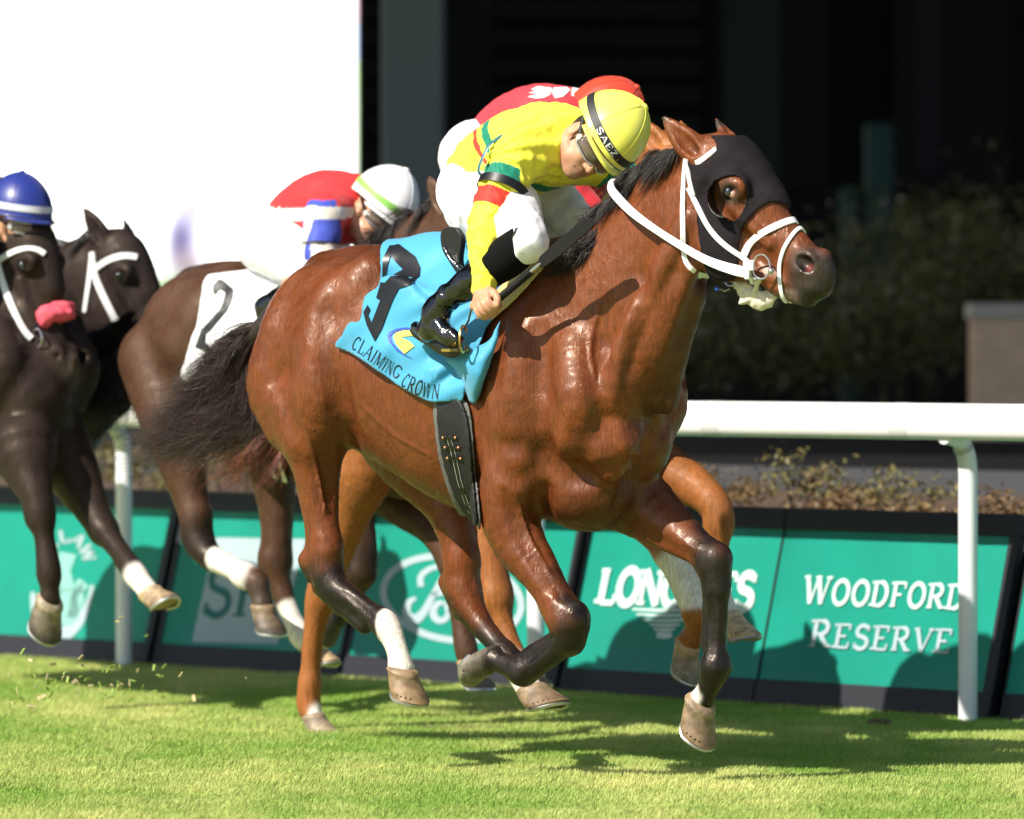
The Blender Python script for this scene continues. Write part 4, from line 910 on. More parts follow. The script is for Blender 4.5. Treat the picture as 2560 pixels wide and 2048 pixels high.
# ================================================================== horses
def coat_mat(name, rough=.45, coat=.09, bump=1.0):
    m = bpy.data.materials.new(name); m.use_nodes = True; nt = m.node_tree; L = nt.links; b = nt.nodes['Principled BSDF']
    tc = nt.nodes.new('ShaderNodeTexCoord'); a = nt.nodes.new('ShaderNodeAttribute'); a.attribute_name = 'Col'
    def nz(scale, detail=4, stretch=None, dist=0.):
        n = nt.nodes.new('ShaderNodeTexNoise'); n.inputs['Scale'].default_value = scale; n.inputs['Detail'].default_value = detail; n.inputs['Distortion'].default_value = dist
        if stretch:
            mp = nt.nodes.new('ShaderNodeMapping'); mp.inputs['Scale'].default_value = stretch[:3]; mp.inputs['Rotation'].default_value = stretch[3:]
            L.new(tc.outputs['Object'], mp.inputs['Vector']); L.new(mp.outputs[0], n.inputs['Vector'])
        else: L.new(tc.outputs['Object'], n.inputs['Vector'])
        return n.outputs['Fac']
    def mr(src, lo, hi, f0=.3, f1=.7):
        r = nt.nodes.new('ShaderNodeMapRange'); r.inputs['From Min'].default_value = f0; r.inputs['From Max'].default_value = f1
        r.inputs['To Min'].default_value = lo; r.inputs['To Max'].default_value = hi; L.new(src, r.inputs['Value']); return r.outputs['Result']
    def mth(op, x, y):
        n = nt.nodes.new('ShaderNodeMath'); n.operation = op; L.new(x, n.inputs[0])
        if isinstance(y, float): n.inputs[1].default_value = y
        else: L.new(y, n.inputs[1])
        return n.outputs[0]
    hair = nz(150, 3, (1, 1, .10, .15, .45, .2), .3); blotch = nz(4.5, 6, None, .8); sweat = nz(9, 6, None, 1.6); fine = nz(55, 5, (1, 1, .5, 0, .3, 0), 1.)
    # ridges of wet hair and small veins: thin dark lines where a warped noise crosses its middle value
    def ridge(scale, wdt, dist, st=None):
        r = nz(scale, 3, st, dist); r = mth('SUBTRACT', r, .5); r = mth('ABSOLUTE', r, 0.); return mr(r, 0., 1., 0., wdt)
    vein = ridge(5.5, .016, 2.4, (1, 1, .6, 0, .5, 0)); wet = ridge(26, .06, 1.8, (1, 1, .35, 0, .6, 0))
    wmask = mr(nz(3.2, 2, None, .5), 0., 1., .48, .62)
    v = mth('MULTIPLY', mr(hair, .74, 1.22), mr(blotch, .80, 1.16)); v = mth('MULTIPLY', v, mr(fine, .88, 1.12))
    sc = nt.nodes.new('ShaderNodeVectorMath'); sc.operation = 'SCALE'; L.new(a.outputs['Color'], sc.inputs[0]); L.new(v, sc.inputs['Scale']); L.new(sc.outputs[0], b.inputs['Base Color'])
    L.new(mr(sweat, rough-.14, rough+.16, .36, .64), b.inputs['Roughness'])
    b.inputs['Coat Weight'].default_value = coat; b.inputs['Coat Roughness'].default_value = .24
    b.inputs['Specular IOR Level'].default_value = .40; b.inputs['Specular Tint'].default_value = (1, .84, .70, 1)
    h = mth('MULTIPLY', hair, .55); h = mth('ADD', h, mth('MULTIPLY', fine, .75)); h = mth('ADD', h, mth('MULTIPLY', vein, .0-.22)); h = mth('ADD', h, mth('MULTIPLY', mth('MULTIPLY', wet, wmask), .24)); h = mth('ADD', h, mth('MULTIPLY', nz(13, 5, (1, 1, .55, .3, 0, 0), 1.5), .9))
    bp = nt.nodes.new('ShaderNodeBump'); bp.inputs['Strength'].default_value = .42*bump; bp.inputs['Distance'].default_value = .0052
    L.new(h, bp.inputs['Height']); L.new(bp.outputs[0], b.inputs['Normal'])
    return m
M_coat = coat_mat('bay coat'); M_coat_soft = coat_mat('background coat', .55, .02, .6); M_coat_dark = coat_mat('black coat', .55, .02, .6); M_coat_dark.node_tree.nodes['Principled BSDF'].inputs['Specular IOR Level'].default_value = .22
M_hoof = mat('hoof horn', (.33, .22, .12), .55, vcol=True, bump=(70, .6, .003, (1, 1, .3)), var=(38, .38))
M_steel = mat('steel', (.55, .56, .58), .28, 1.0)
M_alu = mat('horseshoe', (.5, .5, .5), .4, .9)
M_eye = mat('eye', (.008, .006, .006), .06, coat=1.)
M_white = mat('white rubber', (.78, .78, .78), .45, var=(14, .05), bump=(60, .3, .001))
M_hood = mat('hood cloth', (.0095, .0065, .009), .8, spec=.2, bump=(160, .5, .0015), var=(7, .3))
M_black = mat('black leather', (.005, .005, .0055), .42, coat=.15, bump=(90, .4, .001))
M_patent = mat('patent leather', (.002, .002, .0025), .10, coat=.8, bump=(16, .6, .012, (1, 1, 2.2)))
M_haird = mat('dark horse hair', (.012, .009, .008), .5, vcol=True, coat=.1)

def hoof(parent, cor, axis, toe, r0=.047, r1=.066, h=.085, c0=(.42, .30, .17), c1=(.5, .38, .24), shoe=True, label=None):
    """horn capsule from the coronet cor along axis to the sole, toe forward, with a D-shaped plate under it"""
    ax = unit(axis); t = unit(np.asarray(toe)-ax*(np.asarray(toe)@ax)); sd = np.cross(ax, t)
    mb = MB(); rings = []; cols = []; n = 28
    prof = [(-.14, .78, 0), (-.04, 1.0, 0), (.06, 1.10, .001), (.14, 1.05, .003), (.35, 1.12, .010), (.7, 1.28, .024), (.95, 1.38, .034), (1.0, 1.34, .034)]
    for t_, k, fo in prof:
        r = r0*k*(r1/r0/1.4 if t_ > .3 else 1+(r1/r0/1.4-1)*max(t_, 0)/.3)
        R = []
        for j in range(n):
            a = 2*math.pi*j/n; ca, sa = math.cos(a), math.sin(a)
            ll = h*(t_ if ca > 0 else t_*(1+.22*ca*t_))    # heel shorter than the toe
            fl = 1.08 if ca > 0 else (.80+.1*abs(ca))
            R.append(np.asarray(cor)+ax*ll+t*(fo*1.5+r*ca*fl)+sd*(r*sa*.95))
            band = .5+.5*math.sin(t_*26+math.sin(a*2)*1.2)
            c = np.array(c0)*(1-t_)+np.array(c1)*max(t_, 0); cols.append(np.clip(c*(.78+.34*band), 0, 1))
        rings.append(np.array(R))
    mb.loft(rings, True, 0, np.array(cols)); c = rings[-1].mean(0)
    for j in (3, 4, 5, 6, 22, 23, 24):
        p = rings[-3][j]*.55+rings[-2][j]*.45; nrm = unit(p-c-ax*((p-c)@ax)); mb.box(p+nrm*.0002, t*.0015, sd*.0015, ax*.0030, 0, (.03, .025, .02))
    ho = mb.out('hoof', parent, M_hoof, True, label, usecol=True)
    if shoe:
        mb = MB(); last = rings[-1]; c = last.mean(0)
        pts = [c+(p-c)*.93+ax*.004 for j, p in enumerate(last) if not (11 < j < 17)]
        pts = pts[int(np.argmax([0])):]; k = [j for j in range(n) if not (11 < j < 17)]
        order = sorted(k, key=lambda j: (j-17) % n); pts = [c+(last[j]-c)*.92+ax*.005 for j in order]
        mb.tube(pts, .0075, 6); mb.out('horseshoe', ho, M_alu, True)
    return ho

def hair_strands(name, parent, guides, n, wid, col, spread, seed=3, mats=None, jit=.012, label=None, nseg=14, curl=.01):
    """guides: list of (points Nx3, spread radii N); strands are thin tapering tubes that follow the blended guides"""
    r = np.random.RandomState(seed); G = [crom(np.asarray(g, float), 1) for g in guides]
    def resamp(P, m):
        P = crom(P, 5); d = np.r_[0, np.cumsum(np.linalg.norm(np.diff(P, axis=0), axis=1))]; t = np.linspace(0, d[-1], m)
        return np.stack([np.interp(t, d, P[:, i]) for i in range(3)], 1)
    G = [resamp(g, nseg) for g in G]; Vs = []; Fs = []; Cs = []; base = 0
    ncl = max(12, n//45); cg = r.uniform(0, len(G)-1.0001, ncl) if len(G) > 1 else np.zeros(ncl); co_ = r.normal(size=(ncl, 3))*spread*1.5; cw = r.uniform(0, 6.28, (ncl, 3)); cf = r.uniform(3, 9, ncl); cj = r.normal(size=(ncl, 3))*jit
    for i in range(n):
        kc = r.randint(0, ncl); g = np.clip(cg[kc]+r.normal()*.10, 0, max(len(G)-1.0001, 0)); a = int(g); f = g-a
        P = G[a]*(1-f)+G[min(a+1, len(G)-1)]*f
        L = r.uniform(.55, 1.) ; m = nseg; t = np.linspace(0, L, m)*(nseg-1); i0 = np.minimum(t.astype(int), nseg-2); P = P[i0]+(t-i0)[:, None]*(P[i0+1]-P[i0])
        off = co_[kc]+r.normal(size=3)*spread*.45; wv = cw[kc]+r.normal(size=3)*.35; tt = np.linspace(0, 1, m)[:, None]
        P = P+off*(.35+.65*tt)+curl*tt*np.sin(wv+tt*(cf[kc]+r.normal()*.5))+(cj[kc]+r.normal(size=3)*jit*.4)*tt**2
        T = np.gradient(P, axis=0); T /= np.linalg.norm(T, axis=1)[:, None]+1e-9
        B = np.cross(T, r.normal(size=3)); B /= np.linalg.norm(B, axis=1)[:, None]+1e-9; N = np.cross(T, B)
        w_ = wid*r.uniform(.6, 1.3)*(1-tt*.85)
        R = np.stack([P+w_*B, P-.5*w_*B+.87*w_*N, P-.5*w_*B-.87*w_*N], 1).reshape(-1, 3)
        Vs.append(R); k = np.arange(m-1)[:, None]*3+base
        Fs.append(np.vstack([np.hstack([k+x, k+(x+1) % 3, k+3+(x+1) % 3, k+3+x]) for x in range(3)])); base += 3*m
        c = np.array(col[0])*(1-r.rand()) + np.array(col[1])*r.rand(); Cs.append(np.tile(c, (3*m, 1)))
    return part(name, parent, np.vstack(Vs), np.vstack(Fs), mats or M_haird, True, np.vstack(Cs), label=label)

def ribbon(mb, pts, nrm, w, th=.004, m=0, col=None, sub=3):
    """strap lying on a surface: points, surface normals, width, thickness"""
    P = crom(pts, sub); N = crom(nrm, sub); N /= np.linalg.norm(N, axis=1)[:, None]; T = np.gradient(P, axis=0); T /= np.linalg.norm(T, axis=1)[:, None]+1e-9
    S = np.cross(T, N); S /= np.linalg.norm(S, axis=1)[:, None]+1e-9; w = np.broadcast_to(np.asarray(w, float), (len(pts),)); W = np.interp(np.linspace(0, 1, len(P)), np.linspace(0, 1, len(w)), w)[:, None]/2
    rings = [np.array([p-s*x, p-s*x*.92+n*th, p+s*x*.92+n*th, p+s*x]) for p, s, n, x in zip(P, S, N, W)]
    mb.loft(rings, True, m, col)

BAY = (.140, .037, .0105); BAYD = (.060, .015, .0055); DARKPT = (.0075, .0060, .0060); SOCK = (.72, .66, .58)
def trunk_ops(S, p, fb):
    # trunk
    S.ell(p(1200, 965), (.47, .285, .395), .05, pitch=-8)
    S.ell(p(1400, 980), (.36, .25, .36), .06, pitch=8)
    S.ell(p(1040, 935), (.42, .265, .315), .06, pitch=-14)
    S.ell(p(905, 815), (.34, .235, .225), .06, pitch=6)
    S.tube([p(820, 690), p(960, 685), p(1120, 700), p(1260, 680), p(1390, 690), p(1440, 740)], [.08, .09, .085, .085, .09, .10], .08)
    # haunches
    for l in (1, -1):
        S.ell(fb.mir(p(800, 870, .12)) if l < 0 else p(800, 870, .12), (.25, .125, .27), .05, pitch=-12)
        A = lambda x, y, z: p(x, y, z) if l > 0 else fb.mir(p(x, y, z))
        S.tube([A(930, 690, .12), A(860, 760, .165), A(800, 860, .19)], [.075, .10, .10], .05)
def breast_ops(S, p, fb):
    # shoulders and breast
    for f in (lambda x, y, z: p(x, y, z), lambda x, y, z: fb.mir(p(x, y, z))):
        S.tube([f(1375, 735, .10), f(1330, 850, .17), f(1300, 960, .195), f(1300, 1060, .19)], [.06, .09, .10, .10], .045)
        S.tube([f(1440, 880, .15), f(1455, 990, .165), f(1440, 1075, .16)], [.075, .10, .09], .035)
        S.ell(f(1265, 1100, .175), (.16, .075, .13), .04, pitch=-35)
    S.ell(p(1530, 1095, .085), (.10, .10, .135), .03); S.ell(p(1600, 1090, -.085), (.10, .105, .14), .03)
    S.ell(p(1470, 1225, 0), (.17, .16, .13), .06); S.ell(p(1300, 1180, 0), (.30, .17, .15), .06)
def neck_ops(S, p, q, fb, fh):
    # neck
    sq = (fb.r, .60)
    S.tube([p(1440, 880), p(1530, 780), p(1600, 690), p(1665, 600), q(1738, 520)], [.36, .285, .225, .185, .150], .06, sq=(unit(fb.r*.6+fh.r*.4), .58))
    S.tube([p(1430, 690), p(1520, 590), p(1610, 480), p(1680, 415), q(1745, 385)], [.05, .045, .042, .042, .05], .05)
    for l in (.085, -.085):                                 # jugular edge and brachiocephalic muscle
        S.tube([p(1560, 1010, l*1.1), p(1625, 880, l*1.05), p(1672, 760, l*.95), p(1725, 660, l*.7)], [.06, .055, .05, .035], .022)
    S.tube([p(1655, 1000, 0), p(1690, 860, 0), p(1730, 740, 0)], [.05, .045, .04], .05)
    S.tube([p(1520, 1000, .15), p(1570, 860, .135), p(1650, 700, .10), p(1715, 560, .075)], [.05, .05, .05, .04], .02)
def head_ops(S, p, q, fb, fh):
    # head
    hr = fh.r
    S.ell(q(1815, 440), (.115, .088, .105), .04, R=np.array([unit(q(2000, 640)-q(1810, 440)), hr, np.cross(unit(q(2000, 640)-q(1810, 440)), hr)]))
    S.tube([q(1815, 440), q(1878, 515), q(1940, 588), q(1995, 645), q(2025, 678)], [.105, .095, .076, .068, .062], .04, sq=(hr, .70))
    S.tube([q(1800, 500), q(1850, 590), q(1905, 645), q(1965, 690), q(2005, 710)], [.10, .085, .062, .05, .045], .03, sq=(hr, .62))
    S.tube([q(1830, 400), q(1880, 450), q(1925, 505)], [.06, .055, .045], .04)
    for f in (lambda x, y, z: q(x, y, z), lambda x, y, z: fh.mir(q(x, y, z))):
        S.tube([f(1772, 560, .055), f(1790, 610, .06), f(1822, 655, .05)], [.085, .085, .055], .035, sq=(hr, .45))
        S.tube([f(1800, 655, .045), f(1855, 672, .035), f(1915, 692, .028), f(1950, 710, .022)], [.045, .036, .026, .028], .03)
        S.ell(f(1828, 468, .080), (.06, .03, .042), .025)        # orbit
        S.tube([f(1835, 520, .078), f(1880, 565, .066), f(1925, 610, .055)], [.016, .015, .013], .03)   # facial crest
        S.ell(f(2012, 656, .040), (.045, .026, .042), .025)      # nostril wing
        # ear
        e0, e1, e2 = f(1752, 372, .055), f(1715, 345, .075), f(1662, 296, .085)
    S.ell(q(2044, 680, 0), (.042, .048, .064), .02); S.tube([q(2062, 642, 0), q(2072, 685, 0), q(2060, 722, 0)], [.019, .019, .020], .03)
    S.ell(q(2040, 722, 0), (.042, .045, .030), .02); S.tube([q(1945, 712, 0), q(1995, 735, 0), q(2022, 747, 0)], [.032, .030, .026], .025)
    S.tube([q(1760, 385, 0), q(1795, 372, 0)], [.05, .045], .04)
    # ears: near one flicked back, far one upright
    def ear(b0, mid, tip, open_dir, wdt):
        ax = unit(tip-b0); w_ = unit(np.cross(ax, open_dir))
        S.tube([b0, mid*.55+b0*.45, mid, mid*.45+tip*.55, tip], [wdt*.75, wdt, wdt*.92, wdt*.55, .005], .02, sq=(unit(open_dir), .42))
        S.tube([b0+open_dir*.026, mid*.5+b0*.5+open_dir*.028, mid+open_dir*.024, tip*.8+mid*.2+open_dir*.014], [wdt*.36, wdt*.50, wdt*.42, .003], .010, mode='sub')
    ear(q(1748, 388, .05), q(1708, 348, .068), q(1655, 291, .078), unit(fh.r*.75+fh.u*.35-fh.f*.1), .044)
    ear(q(1842, 388, -.055), q(1820, 348, -.064), q(1789, 296, -.072), unit(fh.f*.8+fh.r*.1), .036)
    # eye sockets and nostrils
    S.ell(q(1827, 482, .108), (.030, .016, .021), .012, mode='sub'); S.ell(fh.mir(q(1827, 482, .108)), (.030, .016, .021), .012, mode='sub')
    for f in (lambda x, y, z: q(x, y, z), lambda x, y, z: fh.mir(q(x, y, z))):
        S.ell(f(2010, 660, .066), (.040, .030, .025), .008, pitch=-30, mode='sub')
    # creases: flank fold, elbow pocket, breast lines, shoulder grooves
# ------------------------------------------------------------------ the leading bay
HB = Frame(-.085, 18.05, 45)                                   # body plane
_p = HB.p(1745, 450); HH = Frame(_p[0], _p[1], 33)             # head plane, turned less towards the camera
def lead_horse():
    S = Shape(HB); p = HB.p; q = HH.p
    trunk_ops(S, p, HB)
    # near haunch and stifle, gaskin, hock, cannon, pastern
    S.tube([p(755, 850, .14), p(715, 960, .15), p(735, 1060, .155)], [.135, .13, .10], .05)
    S.tube([p(840, 880, .19), p(820, 980, .20), p(790, 1085, .19)], [.12, .12, .10], .05)
    S.tube([p(770, 1010, .17), p(778, 1090, .17), p(790, 1150, .17), p(797, 1225, .17), p(808, 1310, .17), p(818, 1372, .17)], [.125, .105, .085, .066, .052, .05], .04)
    S.tube([p(818, 1360, .17), p(815, 1412, .17), p(835, 1465, .17), p(885, 1500, .165), p(935, 1540, .16)], [.046, .056, .050, .037, .033], .025)
    S.tube([p(765, 1400, .17), p(782, 1440, .17)], [.024, .026], .03)      # point of hock
    S.tube([p(778, 1240, .17), p(784, 1320, .17), p(778, 1395, .17)], [.03, .024, .024], .04)
    S.tube([p(800, 1470, .17), p(850, 1517, .17), p(912, 1566, .165)], [.026, .024, .024], .02)
    S.tube([p(935, 1540, .16), p(963, 1562, .16), p(985, 1602, .16), p(997, 1640, .16), p(1003, 1672, .16)], [.034, .047, .037, .036, .044], .02)
    # far hind, driven forward under the belly
    S.tube([HB.mir(p(800, 900, .10)), p(1000, 1100, -.12), p(1110, 1240, -.14), p(1142, 1330, -.14), p(1155, 1400, -.14)], [.15, .13, .09, .066, .056], .04)
    S.tube([p(1155, 1400, -.14), p(1158, 1465, -.14), p(1180, 1530, -.14), p(1225, 1590, -.14), p(1262, 1632, -.14)], [.054, .06, .048, .036, .035], .03)
    S.tube([p(1118, 1455, -.14), p(1150, 1530, -.14)], [.03, .024], .03)
    S.tube([p(1262, 1632, -.14), p(1280, 1660, -.14), p(1300, 1695, -.14), p(1325, 1725, -.14)], [.036, .046, .036, .042], .02)
    breast_ops(S, p, HB)
    # near fore: raised and folded
    S.tube([p(1300, 1170, .17), p(1275, 1265, .175), p(1295, 1350, .17), p(1348, 1430, .165), p(1385, 1490, .16), p(1410, 1530, .155)], [.115, .098, .085, .066, .055, .052], .035)
    S.tube([p(1395, 1515, .155), p(1420, 1560, .155), p(1425, 1600, .155)], [.055, .062, .05], .025)
    S.ell(p(1443, 1545, .155), (.034, .045, .05), .025)
    S.tube([p(1420, 1598, .155), p(1375, 1640, .155), p(1335, 1668, .155), p(1308, 1680, .155)], [.044, .036, .036, .042], .022)
    S.tube([p(1400, 1590, .155), p(1350, 1618, .155), p(1300, 1655, .155)], [.024, .024, .026], .02)
    S.tube([p(1308, 1680, .155), p(1278, 1668, .155), p(1250, 1655, .155), p(1230, 1646, .155)], [.044, .036, .033, .04], .02)
    # far fore: reaching
    S.tube([p(1480, 1190, -.12), p(1585, 1250, -.14), p(1680, 1322, -.15), p(1745, 1370, -.15), p(1778, 1400, -.15)], [.13, .112, .075, .054, .05], .04)
    S.tube([p(1770, 1390, -.15), p(1786, 1425, -.15), p(1792, 1470, -.15)], [.05, .053, .042], .025)
    S.ell(p(1798, 1395, -.15), (.035, .045, .045), .025)
    S.tube([p(1792, 1470, -.15), p(1793, 1540, -.15), p(1790, 1610, -.15), p(1790, 1668, -.15)], [.038, .033, .034, .044], .02)
    S.tube([p(1775, 1470, -.15), p(1772, 1540, -.15), p(1770, 1610, -.15)], [.024, .022, .024], .018)
    S.tube([p(1790, 1668, -.15), p(1783, 1690, -.15), p(1766, 1728, -.15), p(1752, 1755, -.15)], [.047, .042, .034, .040], .02)
    neck_ops(S, p, q, HB, HH); head_ops(S, p, q, HB, HH)
    S.sculpt([
        ([(845, 690), (828, 760), (812, 850), (822, 930), (840, 990)], .045, .010, .05),
        ([(668, 850), (690, 950), (720, 1040), (752, 1100)], .035, .009, .04),
        ([(740, 700), (700, 780), (690, 860)], .05, .006, .06),
        ([(846, 1010), (868, 1060), (880, 1110)], .035, .022, .04), ([(830, 940), (846, 985), (860, 1030)], .03, .012, .04),
        ([(812, 1120), (818, 1200), (824, 1280)], .03, .003, .05),
        ([(1345, 830), (1362, 940), (1385, 1050), (1350, 1160), (1330, 1190)], .03, .007, .04),
        ([(1250, 840), (1240, 930), (1236, 1010)], .03, .005, .04),
        ([(1360, 1225), (1345, 1255), (1352, 1300)], .03, .020, .035), ([(1220, 1140), (1260, 1180), (1330, 1205)], .03, .006, .035),
        ([(1508, 760), (1512, 900), (1510, 1040), (1535, 1140)], .03, .008, .04), ([(1590, 640), (1610, 760), (1600, 900), (1570, 1040)], .035, .009, .045),
        ([(1685, 690), (1660, 800), (1625, 930), (1585, 1080)], .03, .008, .04), ([(1540, 1160), (1600, 1150), (1665, 1060)], .022, .009, .03),
        ([(1440, 1200), (1500, 1180), (1570, 1170)], .025, .007, .035),
        ([(1262, 1230), (1300, 1340), (1370, 1470)], .018, .005, .022), ([(1300, 1260), (1345, 1370), (1400, 1490)], .016, .004, .02),
        ([(1560, 1290), (1650, 1350), (1730, 1395)], .018, .004, .024),
        ([(1385, 1590), (1350, 1625), (1320, 1655)], .010, .003, .01), ([(1783, 1480), (1780, 1560), (1778, 1640)], .010, .003, .01),
        ([(860, 1480), (905, 1520), (940, 1550)], .010, .003, .01),
        ([(1571, 1168), (1600, 1120), (1640, 1060), (1672, 985)], .016, .007, .022), ([(1571, 1172), (1530, 1130), (1500, 1090), (1490, 1040)], .016, .007, .022), ([(1573, 1170), (1560, 1215), (1540, 1260)], .014, .007, .02),
        ([(1895, 700), (1930, 712), (1965, 722), (1990, 726)], .006, .004, .008),
        ([(1765, 470), (1752, 540), (1762, 620), (1790, 672)], .025, .007, .03),
        # raised veins
        ([(1500, 760), (1475, 860), (1490, 960)], .006, .003, .012, 'add'), ([(1290, 1230), (1320, 1330), (1385, 1450)], .005, .003, .01, 'add'),
        ([(900, 1010), (990, 1090), (1080, 1140)], .006, .003, .012, 'add'), ([(760, 1060), (790, 1160), (815, 1280)], .005, .003, .01, 'add'),
        ([(1680, 1330), (1725, 1365), (1750, 1375)], .005, .003, .01, 'add'),
    ])
    V, Q = S.build(.0068 if not FASTDEV else .0095, disp=lambda P: .0012*wav(P*33)+.0007*wav(P*83+7))
    sock = lambda pts, r: (pts, r, SOCK, .006, .004, 60)
    ops = [
        # coat colour darker along topline, quarters, neck front and breast, dark knees down
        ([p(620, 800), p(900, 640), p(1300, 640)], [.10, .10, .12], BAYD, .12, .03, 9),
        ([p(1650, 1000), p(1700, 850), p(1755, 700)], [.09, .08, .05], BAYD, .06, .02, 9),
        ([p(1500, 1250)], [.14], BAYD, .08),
        ([p(795, 1360, .15), p(840, 1470, .17), p(960, 1560, .17), p(1005, 1690, .17)], [.03, .09, .09, .09], DARKPT, .03, .018, 26),
        ([p(757, 1330, .14), p(757, 1400, .16), p(775, 1460, .17)], [.02, .03, .05], DARKPT, .02, .01, 26),
        sock([p(985, 1555, .16), p(1000, 1600, .16), p(1010, 1690, .16)], [.058, .075, .08]),
        ([p(1130, 1500, -.14), p(1180, 1580, -.14), p(1270, 1660, -.14)], [.045, .07, .09], DARKPT, .04, .02, 26),
        ([p(1310, 1700, -.14), p(1340, 1740, -.14)], [.045, .07], SOCK, .008),
        ([p(1440, 1530, .155), p(1425, 1600, .155), p(1300, 1680, .155), p(1200, 1640, .155)], [.06, .085, .09, .08], DARKPT, .035, .018, 26),
        ([p(1385, 1440, .155), p(1425, 1540, .155)], [.02, .05], DARKPT, .03, .014, 26),
        ([p(1745, 1300, -.15), p(1790, 1400, -.15), p(1800, 1550, -.15), p(1780, 1700, -.15), p(1750, 1770, -.15)], [.02, .075, .09, .09, .08], DARKPT, .035, .016, 26),
        ([p(1737, 1738, -.13), p(1725, 1760, -.13)], [.035, .045], SOCK, .012, .006, 60),
        ([p(1752, 1388, -.12)], [.014], (.35, .30, .27), .006),
        # muzzle and around the eye
        ([q(2052, 690), q(2020, 745)], [.080, .070], (.014, .011, .011), .03, .012, 40),
        ([q(2013, 660, .05)], [.055], (.05, .038, .033), .03), ([q(2010, 660, .062)], [.030], (.008, .005, .005), .006), ([q(2026, 672, .040)], [.013], (.13, .022, .02), .008),
        ([q(1945, 735), q(1985, 745)], [.03, .04], (.12, .08, .06), .02),
        ([q(1823, 481, .09)], [.042], (.045, .028, .020), .018), ([HH.mir(q(1823, 481, .09))], [.042], (.045, .028, .020), .018),
        ([q(1656, 292, .075)], [.022], (.05, .035, .03), .012), ([q(1795, 311, -.06)], [.022], (.05, .035, .03), .012),
        ([q(1760, 372, .03), q(1800, 352, -.02)], [.03, .03], DARKPT, .02, .008, 30),
    ]
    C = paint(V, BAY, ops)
    H = thing('racehorse', 'bay racehorse nearest the camera in black hood and light blue saddle cloth', 'horse', (p(1200, 900)[0], p(1200, 900)[1], 0), 'racehorses galloping on the turf')
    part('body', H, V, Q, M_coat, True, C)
    # hooves
    up = HB.u; f = HB.f
    hoof(H, p(1006, 1674, .16), unit(-f*.30-up), unit(f*.9-up*.35), .052, .070, .078, c0=(.25, .17, .095), c1=(.24, .15, .07))
    hoof(H, p(1328, 1722, -.14), unit(f*.30-up*.95), unit(f+up*.2), .052, .078, .076, c0=(.24, .17, .10), c1=(.14, .09, .05))
    hoof(H, p(1232, 1647, .155), unit(-f*.95+up*.30), unit(-up-f*.3), .047, .066, .072, c0=(.05, .04, .03), c1=(.22, .19, .14))
    hoof(H, p(1750, 1756, -.15), unit(-f*.80-up), unit(f*.9-up*.7), .052, .070, .088, c0=(.26, .185, .11), c1=(.20, .13, .07))
    # eyes
    mb = MB(); mb.ball(q(1824, 482, .0865), .0225); eb = mb.out('eye', H, M_eye, True)
    mb = MB(); mb.ball(q(1834, 486, .0865)-HH.r*-.0045, (.0125, .0125, .014)); mb.out('eye_white', eb, mat('sclera', (.42, .22, .18), .2, coat=.6), True)
    mb = MB(); mb.ball(HH.mir(q(1824, 482, .0865)), .0225); mb.out('eye', H, M_eye, True)
    return H, S, V, Q
# ================================================================== riders
M_skin = mat('skin', (1, 1, 1), .55, vcol=True, coat=.05, bump=(90, .15, .0008), spec=.45)
M_silk = mat('racing silk', (1, 1, 1), .62, vcol=True, sheen=.12, bump=(40, .35, .004, (1, 1, .5)), spec=.3)
M_breech = mat('white breeches', (.80, .80, .83), .6, bump=(24, .25, .004), sheen=.1)
M_lens = mat('goggle lens', (.13, .09, .07), .04, coat=1., spec=.8)
SKIN = (.50, .25, .145); YEL = (.82, .76, .06); RED = (.62, .035, .02); GRN = (.004, .20, .125)
def basis(U, F):
    U = unit(U); F = unit(np.asarray(F, float)-U*(np.asarray(F)@U)); return U, F, unit(np.cross(F, U))   # up, face, rider's right
def face_ops(S, C, U, F, L, k=1.):
    """head: C is the centre of the skull at the brow line"""
    P = lambda f, u, l=0.: C+F*f*k+U*u*k+L*l*k
    R = np.array((F, L, U))
    S.ell(P(-.005, .02), (.098*k, .076*k, .10*k), .02, R=R); S.ell(P(.030, -.055), (.062*k, .058*k, .075*k), .03, R=R)
    S.ell(P(.050, -.092), (.036*k, .040*k, .030*k), .025, R=R); S.ell(P(.068, -.112), (.020*k, .022*k, .016*k), .02, R=R)
    for s_ in (1, -1):
        S.ell(P(.058, -.052, .034*s_), (.026*k, .020*k, .020*k), .02, R=R)                       # cheekbone
        S.tube([P(.045, -.085, .046*s_), P(.012, -.075, .060*s_), P(-.012, -.045, .064*s_)], [.016*k, .018*k, .016*k], .02)   # jaw
        S.tube([P(.078, .004, .012*s_), P(.076, .008, .034*s_), P(.060, .002, .052*s_)], [.010*k, .010*k, .009*k], .012)     # brow
        S.ell(P(.088, -.018, .031*s_), (.016*k, .018*k, .010*k), .010, R=R, mode='sub')
        S.ell(P(-.010, -.030, .078*s_), (.020*k, .009*k, .032*k), .008, R=R); S.ell(P(-.004, -.030, .088*s_), (.010*k, .006*k, .018*k), .006, R=R, mode='sub')
    S.tube([P(.086, -.012), P(.098, -.032), P(.108, -.050)], [.009*k, .010*k, .012*k], .010)
    for s_ in (1, -1): S.ell(P(.098, -.053, .012*s_), (.010*k, .008*k, .008*k), .006, R=R); S.ell(P(.103, -.061, .007*s_), (.005*k, .004*k, .004*k), .003, R=R, mode='sub')
    S.tube([P(.080, -.078, .022), P(.090, -.076, .0), P(.080, -.078, -.022)], [.004*k, .008*k, .004*k], .006)
    S.tube([P(.078, -.088, .018), P(.087, -.090, .0), P(.078, -.088, -.018)], [.005*k, .009*k, .005*k], .006)
    S.tube([P(.086, -.083, .024), P(.098, -.083, 0), P(.086, -.083, -.024)], [.002, .0022, .002], .004, mode='sub')
